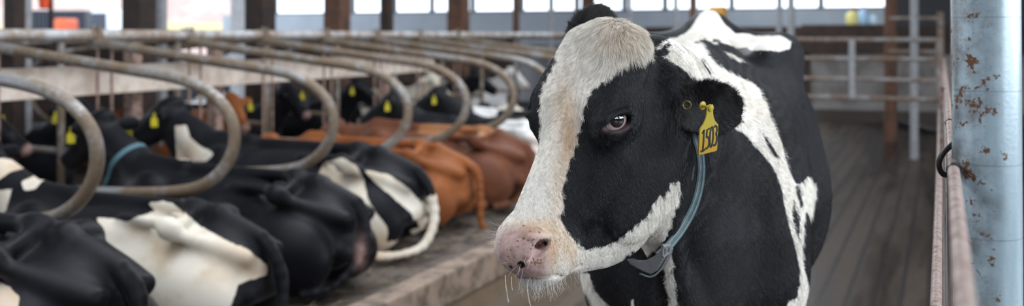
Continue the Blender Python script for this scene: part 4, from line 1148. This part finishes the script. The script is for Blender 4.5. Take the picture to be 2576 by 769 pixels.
def gates(rs, gy):
    gp = pipe_material('gate_pipe', (.33, .32, .32), (.20, .13, .09), amount=.6, scale=4)
    A = 12.0; r = empty('alley_gate', alley(1.5, A, .75)); L0, L1 = L_at(2372, A), 3.0
    for y in (100, 148, 200, 247):
        z = H-(y-88)/F*11.3; MB().tube([alley(L0, A, z), alley(L1, A, z)], .027, 10).build('gate_bar', gp, r)
    for px in (2143, 1990, 2362):
        L = L_at(px, A); MB().tube([alley(L, A, H-.05), alley(L, A, H-.73)], .036, 10).build('gate_upright', gp if px != 2143 else gy, r)
    center_fix(r); tag(r, 'low pipe gate with four bars closing the wet alley', 'gate')
    A = 14.0; r = empty('upper_gate', alley(L_at(2300, A), A, H-.2)); L0, L1 = L_at(2372, A), L_at(2236, A)
    for y in (46, 100, 130):
        z = H-(y-88)/F*12.9; MB().tube([alley(L0, A, z), alley(L1, A, z)], .026, 10).build('gate_bar', gp, r)
    MB().tube([alley(L_at(2300, A), A, 0), alley(L_at(2300, A), A, H+1.2)], .05, 12).build('gate_post', gy, r)
    MB().tube([alley(L_at(2366, A), A, 0), alley(L_at(2366, A), A, H+.3)], .04, 12).build('gate_post', gp, r)
    center_fix(r); tag(r, 'tall grey pipe gate between the rusty post and the fence', 'gate')
    # rubber hose on the floor
    pts = [V(*(px2w(x, y, 1.56*F/(y-88))))for x, y in [(2185, 281), (2215, 288), (2250, 303), (2300, 318), (2340, 327), (2375, 331)]]
    m = MB(); m.tube(catmull([V(p[0], p[1], .062) for p in pts], 5), .062, 12); o = m.build('rubber_hose', plain('black_rubber', (.012, .012, .014), .5)); orig(o, V(pts[2][0], pts[2][1], 0)); tag(o, 'thick black rubber hose lying across the wet alley floor', 'hose')
    # near fence: thin tubes running past the camera
    tp = pipe_material('worn_fence_tube', (.36, .275, .245), (.18, .09, .06), amount=.30, scale=45, rough=.5, metallic=.1)
    dkm = plain('dark_steel', (.02, .016, .014), .45, metallic=.5)
    r = empty('fence_gate', alley(-.01, 3, 0))
    MB().tube(rail_pts(-.0165, .35, 9.5, H-.212, 40), .0090, 16).build('top_tube', tp, r)
    MB().tube(rail_pts(.0105, .9, 7.2, H-.50, 40), .0105, 16).build('lower_tube', tp, r)
    MB().tube(rail_pts(-.004, .5, 7, H-.30, 12), .0022, 8).build('fence_wire', dkm, r)
    for a in (4.2, 7.1): MB().tube([alley(-.003, a, 0), alley(-.003, a, H-.2)], .012, 10).build('fence_upright', tp, r)
    for a in (1.70, 2.6): MB().tube(rail_pts(-.0165, a, a+.03, H-.212, 2), .0105, 14).build('tube_collar', dkm, r)
    center_fix(r); tag(r, 'worn pinkish fence tubes running away beside the blue grey column', 'fence')
    # hanging grey pipe behind the column
    a = 6.0; p = px2w(2404, 336, 5.5); m = MB(); m.tube([p, V(p[0]-.004, p[1], 4.6)], .023, 14); o = m.build('drop_pipe', pipe_material('drop_pipe_paint', (.36, .37, .36), (.2, .14, .1), amount=.4, metallic=.1)); orig(o, p); tag(o, 'slim grey pipe hanging down just left of the blue grey column', 'pipe')
    # the column
    t = NT('blue_grey_column_paint'); vec = t.obj(); n = t.noise(9, vec, 6, .7); n2 = t.noise(34, vec, 5, .7); n3 = t.noise(150, vec, 4, .7); st = t.noise(3.2, t.obj((6, 6, .6)), 4, .6)
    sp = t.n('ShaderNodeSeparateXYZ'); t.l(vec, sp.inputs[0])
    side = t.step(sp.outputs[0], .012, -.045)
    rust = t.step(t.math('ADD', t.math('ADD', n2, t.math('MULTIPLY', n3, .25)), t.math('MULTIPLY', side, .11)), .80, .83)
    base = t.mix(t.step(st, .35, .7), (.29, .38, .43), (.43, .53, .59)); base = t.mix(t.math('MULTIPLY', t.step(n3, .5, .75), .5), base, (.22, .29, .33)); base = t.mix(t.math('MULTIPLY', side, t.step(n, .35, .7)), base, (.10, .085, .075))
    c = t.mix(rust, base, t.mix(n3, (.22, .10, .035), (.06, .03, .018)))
    seam = t.math('FRACT', t.math('MULTIPLY', sp.outputs[2], 8.5)); sl = t.math('LESS_THAN', seam, .02)
    c = t.mix(t.math('MULTIPLY', sl, .35), c, (.08, .10, .12))
    cm = t.bsdf(c, t.math('ADD', .28, t.math('MULTIPLY', rust, .5)), bump=t.math('ADD', n3, t.math('MULTIPLY', rust, .6)), bstr=.25, bdist=.001, Metallic=.15)
    Yc = 1.62; xc = (2495-CX)/F*Yc
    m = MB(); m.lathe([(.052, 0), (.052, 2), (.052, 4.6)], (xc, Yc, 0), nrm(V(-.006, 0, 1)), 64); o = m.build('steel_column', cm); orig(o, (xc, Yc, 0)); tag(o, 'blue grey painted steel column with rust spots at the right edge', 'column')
    bp_ = MB(); bp_.lathe([(.11, 0), (.11, .012)], (xc, Yc, 0), (0, 0, 1), 4); q = bp_.build('base_plate', cm, o, smooth=False); q.location = tuple(-V(*o.location))
    Yh = 1.66; W = lambda x, y: px2w(x, y, Yh)
    r = empty('steel_hook', W(2400, 350))
    MB().tube(catmull([W(2440, 340), W(2412, 352), W(2392, 366), W(2374, 384), W(2363, 404), W(2364, 424), W(2372, 437), W(2382, 440)], 5), .0048, 12).build('hook_rod', dkm, r)
    m = MB(); a_, b_ = W(2399, 326), W(2416, 372); m.box((a_[0], a_[1]-.006, b_[2]), (b_[0]+.012, a_[1]+.008, a_[2])); m.build('hook_bracket', dkm, r, bevel=.001)
    center_fix(r); tag(r, 'dark bent steel hook holding the fence tube to the column', 'hook')
def outdoors():
    hm = NT('autumn_hillside'); vec = hm.obj(); n = hm.noise(.25, vec, 6, .7); n2 = hm.noise(1.2, vec, 5, .7)
    c = hm.mix(hm.step(n, .4, .6), (.50, .36, .32), (.62, .50, .44)); sz = hm.n('ShaderNodeSeparateXYZ'); hm.l(vec, sz.inputs[0])
    c = hm.mix(hm.math('MULTIPLY', n2, .5), c, (.42, .24, .22)); m_ = hm.bsdf(c, .95)
    r = np.random.default_rng(4); vs = []; nx, ny = 70, 14
    for j in range(ny):
        for i in range(nx):
            y = 62+4*j; x = -75-2*j+(75+2*j-17-(y-62)*.28)*i/(nx-1); z = -1.5+ (y-62)*.55+1.2*math.sin(i*.31+j)+.8*math.sin(i*.9+j*1.7); vs.append((x, y+1.5*math.sin(i*.4), z))
    q = [(j*nx+i, j*nx+i+1, (j+1)*nx+i+1, (j+1)*nx+i) for j in range(ny-1) for i in range(nx-1)]
    o = mesh_obj('hillside', vs, q, m_); struct(o)
    # meadow strip
    m = MB(); gm = plain('autumn_meadow', (.50, .44, .20), .95, color2=(.50, .36, .26), scale=.3)
    vs = [(-42+i*1.2, 50+3*j, 1.15+.33*j+.12*math.sin(i*.7+j)) for j in range(5) for i in range(36)]
    o = mesh_obj('meadow', vs, [(j*36+i, j*36+i+1, (j+1)*36+i+1, (j+1)*36+i) for j in range(4) for i in range(35)], gm); struct(o)
    def P(px, Y): return (px-CX)/F*Y
    def car(px0, px1, ytop, Y, body, name, lab, cat, wheels=True, cab=None):
        x0, x1 = P(px0, Y), P(px1, Y); zt = H-(ytop-88)/F*Y; r = empty(name, ((x0+x1)/2, Y, -.05)); bm = plain(name+'_paint', body, .35, var=.1, scale=3)
        MB().box((x0, Y, .35), (x1, Y+1.8, .35+(zt-.35)*.58)).build('car_body', bm, r, bevel=.12)
        w = x1-x0; MB().box((x0+w*.12, Y+.1, .35+(zt-.35)*.5), (x1-w*.22, Y+1.7, zt)).build('cab', cab or bm, r, bevel=.12)
        MB().box((x0+w*.18, Y+.07, .35+(zt-.35)*.62), (x1-w*.28, Y+1.73, zt-.14)).build('side_window', plain(name+'_glass', (.03, .04, .06), .1), r, bevel=.02)
        for fx in (.2, .8):
            for yy in (Y-.02, Y+1.62): MB().lathe([(.2, 0), (.36, .01), (.38, .04), (.38, .17), (.36, .2), (.2, .2)], (x0+w*fx, yy, .33), (0, 1, 0), 20).build('wheel', plain('tyre', (.015, .015, .016), .8) if 'tyre' not in bpy.data.materials else bpy.data.materials['tyre'], r)
        center_fix(r); tag(r, lab, cat); return r
    car(215, 283, 22, 34, (.80, .82, .88), 'white_van', 'white van parked outside right of the dark container', 'van')
    # dark container with an orange loader in front
    Y = 36; x0, x1 = P(70, Y), P(214, Y); dc = plain('dark_container', (.015, .02, .035), .5)
    r = empty('dark_container', ((x0+x1)/2, Y, -.05)); MB().box((x0, Y, -.05), (x1, Y+2.4, H+62/F*Y)).build('container_box', dc, r, bevel=.03)
    m = MB()
    for i in range(14): xx = x0+(x1-x0)*(i+.5)/14; m.box((xx-.03, Y-.03, .2), (xx+.03, Y, H+60/F*Y))
    m.build('ribs', dc, r, smooth=False); center_fix(r); tag(r, 'dark blue container standing outside behind the orange loader', 'container')
    Y = 33; x0, x1 = P(118, Y), P(172, Y); og = plain('orange_loader_paint', (.75, .13, .04), .5); r = empty('orange_loader', ((x0+x1)/2, Y, -.05))
    MB().box((x0, Y, .5), (x1, Y+1.5, H+14/F*Y)).build('loader_body', og, r, bevel=.15)
    MB().box((x0+.12, Y+.2, 1.5), (x0+.5, Y+1.3, H+42/F*Y)).build('loader_cab', og, r, bevel=.08)
    MB().tube([(x1-.1, Y+.7, 1.0), (x1+.15, Y+.7, 1.6), (x1+.3, Y+.7, .7)], .08, 8).build('loader_arm', og, r)
    for fx in (.2, .8): MB().lathe([(.2, 0), (.46, .01), (.5, .05), (.5, .25), (.2, .3)], (x0+(x1-x0)*fx, Y-.1, .45), (0, 1, 0), 20).build('wheel', bpy.data.materials['tyre'], r)
    center_fix(r); tag(r, 'orange loader parked outside in front of the dark container', 'loader')
    car(425, 640, 196, 25.0, (.92, .93, .95), 'white_car', 'white car parked outside, seen low between the posts behind the orange cow', 'car')

def shell():
    # the closed sides behind and to the right of the camera, the ridge lamps and an added fill lamp
    wm = plain('side_wall_sheet', (.20, .20, .21), .7, scale=2)
    m = MB(); alley_box(m, -9.1, -9, -10, 46, 0, 1.3); struct(m.build('wall_right_low', wm, smooth=False))
    m = MB(); alley_box(m, -9.1, -9, -10, 46, 3.4, 4.7); struct(m.build('wall_right_top', wm, smooth=False))
    m = MB(); alley_box(m, -9, 14, -8.1, -8, 0, 2.0); struct(m.build('wall_back_low', wm, smooth=False))
    m = MB(); alley_box(m, -9, 14, -8.1, -8, 3.0, 4.7); struct(m.build('wall_back_top', wm, smooth=False))
    for i, (L, a, e, sx, sy) in enumerate(((3.5, 2.5, ROOF_LAMPS, 1.2, 12), (3.5, 15.0, ROOF_LAMPS, 1.2, 12), (-2.0, 3.5, ROOF_LAMPS*.85, 1.2, 9))):  # last lamp is added under the closed roof to brighten the standing cow
        ld = bpy.data.lights.new('ridge_and_fill_light', 'AREA'); ld.shape = 'RECTANGLE'; ld.size = sx; ld.size_y = sy; ld.energy = e; ld.color = (.90, .95, 1)
        o = bpy.data.objects.new('ridge_and_fill_light', ld); link(o); o.location = tuple(alley(L, a, 4.55)); o.rotation_euler = (0, 0, -TH)
    # daylight through the open curtain side on the right
    ld = bpy.data.lights.new('curtain_daylight', 'AREA'); ld.shape = 'RECTANGLE'; ld.size = 12; ld.size_y = 2.1; ld.energy = CURTAIN; ld.color = (.86, .93, 1)
    o = bpy.data.objects.new('curtain_daylight', ld); link(o); o.location = tuple(alley(-8.9, 2.0, 2.35)); o.rotation_euler = Vector(tuple(alley(1, 0, 0)-alley(0, 0, 0)+V(0, 0, -.08))).to_track_quat('-Z', 'Y').to_euler()
CURTAIN = 850
ROOF_LAMPS = 330
def herd():
    bw = coat_material('resting_cow_black_white', dark=(.006, .006, .008), light=(.70, .64, .55), dirt=.7, edge=.012, scale=.5)
    bk = coat_material('resting_cow_black', dark=(.006, .006, .008), light=(.56, .50, .44), dirt=.5, edge=.012, scale=.5, rough=.42, sheen=.04)
    og = coat_material('resting_cow_orange', dark=(.21, .068, .022), light=(.58, .54, .50), dirt=.3, edge=.012, scale=.5)
    bn = coat_material('resting_cow_brown', dark=(.115, .042, .022), light=(.30, .12, .05), dirt=.3, edge=.02, scale=.5)
    wt = coat_material('resting_cow_white', dark=(.012, .012, .014), light=(.72, .71, .70), dirt=.15, edge=.012, scale=.5)
    blue = plain('far_collar_blue', (.07, .15, .18), .7)
    G1 = 'cows lying in the near row of stalls'; G2 = 'cows lying in the far row facing the camera'
    A_w = [[(243,547),(268,547),(299,552),(321,558),(354,542),(392,529),(374,512),(410,505),(435,511),(466,537),(501,567),(560,600),(620,625),(650,650),(672,668),(672,690),(640,700),(600,715),(580,769),(560,800),(420,800),(370,760),(300,710),(230,670),(190,640),(230,610),(250,580)],
           [(-60,398),(0,398),(60,402),(120,412),(150,425),(150,440),(105,455),(90,475),(60,480),(55,455),(100,435),(100,425),(70,420),(30,430),(0,450),(-60,470)], [(-60,480),(0,478),(30,475),(15,530),(0,540),(-60,560)]]
    C_w = [[(440,316),(470,315),(478,345),(500,365),(540,385),(520,405),(445,410)], [(800,440),(815,408),(860,396),(895,415),(915,450),(925,500),(950,540),(975,570),(972,640),(962,700),(935,700),(925,640),(880,560),(830,490)], [(915,425),(980,440),(1030,475),(1065,520),(1080,560),(1060,580),(1045,545),(1000,505),(940,455)]]
    K = dict
    row = [  # key, kw, L(origin), a, paint, mat, label, scale, yaw
      ('a', K(side=1, head_yaw=.3, tail='down'), 4.05, 3.02, pxpaint([[(-60,705),(0,708),(25,722),(48,745),(45,800),(-60,800)]], -.1), bk, 'black cow lying at the bottom left corner, nearest the camera', 1.0, 0),
      ('b', K(side=-1, head_yaw=.25, tail='curl'), 4.02, 4.02, pxpaint(A_w, blobs([((-.6, 0, .6), (.5, .5, .4))])), bw, 'black cow with a large cream white hip lying behind the nearest divider', .88, .02),
      ('a2', K(side=1, head_yaw=-.15, tail='tuck', head_up=.05), 4.10, 4.98, pxpaint([[(440,316),(470,315),(478,345),(500,365),(540,385),(520,405),(445,400)]], -.1), bk, 'large black cow lying second in the row, wearing a blue collar', .92, 0),
      ('b', K(side=-1, head_yaw=.25, tail='curl'), 4.38, 6.05, (lambda g, W_, N_: np.maximum(pxpaint(C_w, blobs([((-.7, 0, .3), (.3, .6, .6))]))(g, W_, N_), np.where(g[:, 2] < .42, -1.09-g[:, 0], -.1)+np.where((g[:, 2] < .13) & (g[:, 0] < -.85), .2, 0))), bw, 'black and white cow with a white thigh and a curled white tail', .98, .04),
      ('d', K(side=-1, head_yaw=.0, tail='hang', head_up=-.30), 4.36, 7.05, -.2, og, 'orange cow whose tail hangs down over the concrete kerb', .88, .0),
      ('a3', K(side=1, head_yaw=-.15, tail='tuck', head_up=-.28), 4.30, 8.05, blobs([((-.3, .1, .75), (.5, .12, .1))]), bn, 'dark reddish brown cow lying beyond the orange one', .92, .0),
      ('b', K(side=-1, head_yaw=.25, tail='curl'), 4.30, 9.1, blobs([((-.75, 0, .4), (.62, .7, .7))]), wt, 'white rumped cow lying just left of the muzzle of the standing cow', .88, .0),
      ('a', K(side=1, head_yaw=.3, tail='down'), 4.35, 10.2, spotted(3, -.12), wt, 'dark cow with pale patches partly hidden behind the face of the standing cow', .88, .0),
      ('d', K(side=-1, head_yaw=.0, tail='hang', head_up=-.30), 4.3, 11.3, spotted(5, -.1), bw, 'black and white cow at the far end of the near row', .88, .0)]
    keys = {}
    for i, (key, kw, L, a, paint, mat, lab, sc, yaw) in enumerate(row):
        o, fr = lying_cow('resting_cow', L, a, BED, key, kw, paint, mat, lab, G1, 1, sc, yaw)
        if i == 2:                                      # sore patch on the rump of the black cow
            Wp = np.array([v.co[:] for v in o.data.vertices]); q = w2px(Wp); g = np.exp(-(((q[:, 0]-908)/13)**2+((q[:, 1]-640)/38)**2))*.8
            at = o.data.attributes['pink']; cur = np.zeros(len(Wp), np.float32); at.data.foreach_get('value', cur); at.data.foreach_set('value', np.maximum(cur, g).astype(np.float32))
        if i == 2:
            dd = poly_sd(q, [(486,566),(515,556),(545,566),(570,592),(578,625),(560,625),(540,605),(510,590)])*Wp[:, 1]/F
            at = o.data.attributes['pat']; cur = np.zeros(len(Wp), np.float32); at.data.foreach_get('value', cur); at.data.foreach_set('value', np.maximum(cur, dd).astype(np.float32))
            at = o.data.attributes['tan']; at.data.foreach_set('value', np.where(dd > -.02, .7, 0).astype(np.float32))
        cow_eyes_tag(o, fr, (1, -1) if i in (0, 2, 4) else (1,), blue if i == 2 else None)
        orig_keep(o, alley(L, a, BED))
    far = [('e', K(side=1, head_yaw=.25, tail='down'), 8.05, a_at(25, 6.75), -.2, bk, 'black cow head with a yellow tag at the left edge behind the divider'),
      ('f', K(side=-1, head_yaw=-.3, tail='down'), 8.0, a_at(262, 6.7), spotted(8, -.15), bw, 'black cow with a white face patch resting below the cream plank'),
      ('g', K(side=1, head_yaw=-.5, tail='down', head_up=-.05), 7.9, a_at(620, 6.7), blobs([((1.5, 0, .6), (.12, .12, .12))]), og, 'orange cow facing the camera between the second and third dividers'),
      ('f', K(side=-1, head_yaw=-.3, tail='down'), 8.0, a_at(775, 6.7), -.2, bk, 'dark cow with a small tag inside the third divider loop'),
      ('e', K(side=1, head_yaw=.25, tail='down'), 8.0, a_at(945, 6.7), -.2, bk, 'glossy black cow head inside the fourth divider loop'),
      ('f', K(side=-1, head_yaw=-.3, tail='down'), 8.0, a_at(1130, 6.7), spotted(12, .12), bw, 'black and white cow with a pale face inside the fifth divider loop'),
      ('e', K(side=1, head_yaw=.25, tail='down'), 8.0, a_at(1235, 6.7), -.2, bk, 'black cow with a blue collar inside the sixth divider loop'),
      ('f', K(side=-1, head_yaw=-.3, tail='down'), 8.0, a_at(1325, 6.7), spotted(21, .5), wt, 'pale cow lying farthest in the facing row')]
    for i, (key, kw, L, a, paint, mat, lab) in enumerate(far):
        o, fr = lying_cow('facing_cow', L, a, BED, key, kw, paint, mat, lab, G2, -1, .9, 0)
        cow_eyes_tag(o, fr, (1, -1) if i in (0, 1, 2, 4) else (1,), blue if i == 6 else None)
        orig_keep(o, alley(L, a, BED))
def orig_keep(o, pos): rebase(o, pos)
def setup_camera():
    cd = bpy.data.cameras.new('camera'); cam = bpy.data.objects.new('camera', cd); link(cam)
    cam.location = (0, 0, H); cam.rotation_euler = (math.pi/2, 0, 0)
    cd.sensor_width = 36; cd.sensor_fit = 'HORIZONTAL'; cd.lens = 36*F/2576; cd.clip_start = .05; cd.clip_end = 400
    cd.shift_x = 0; cd.shift_y = -(384.5-HY)/2576
    cd.dof.use_dof = True; cd.dof.focus_distance = 1.96; cd.dof.aperture_fstop = 2.6; cd.dof.aperture_blades = 0
    SC.camera = cam
    SC.view_settings.view_transform = 'Standard'; SC.view_settings.look = 'None'; SC.view_settings.gamma = 1; SC.view_settings.use_curve_mapping = False
    SC.cycles.use_denoising = True
    try: SC.cycles.denoiser = 'OPENIMAGEDENOISE'
    except Exception: pass
    return cam
def sky():
    w = bpy.data.worlds.new('overcast_sky'); SC.world = w; w.use_nodes = True
    b = w.node_tree.nodes['Background']; b.inputs[0].default_value = (.78, .88, 1, 1); b.inputs[1].default_value = SKY
SKY = 3.1
barn(); stalls(); _d = posts(); endwall(*_d); gates(_d[1], _d[2]); outdoors(); shell(); herd()
if not globals().get('NOCOW'): cow_all()
sky(); setup_camera(); SC.view_settings.exposure = 0.0
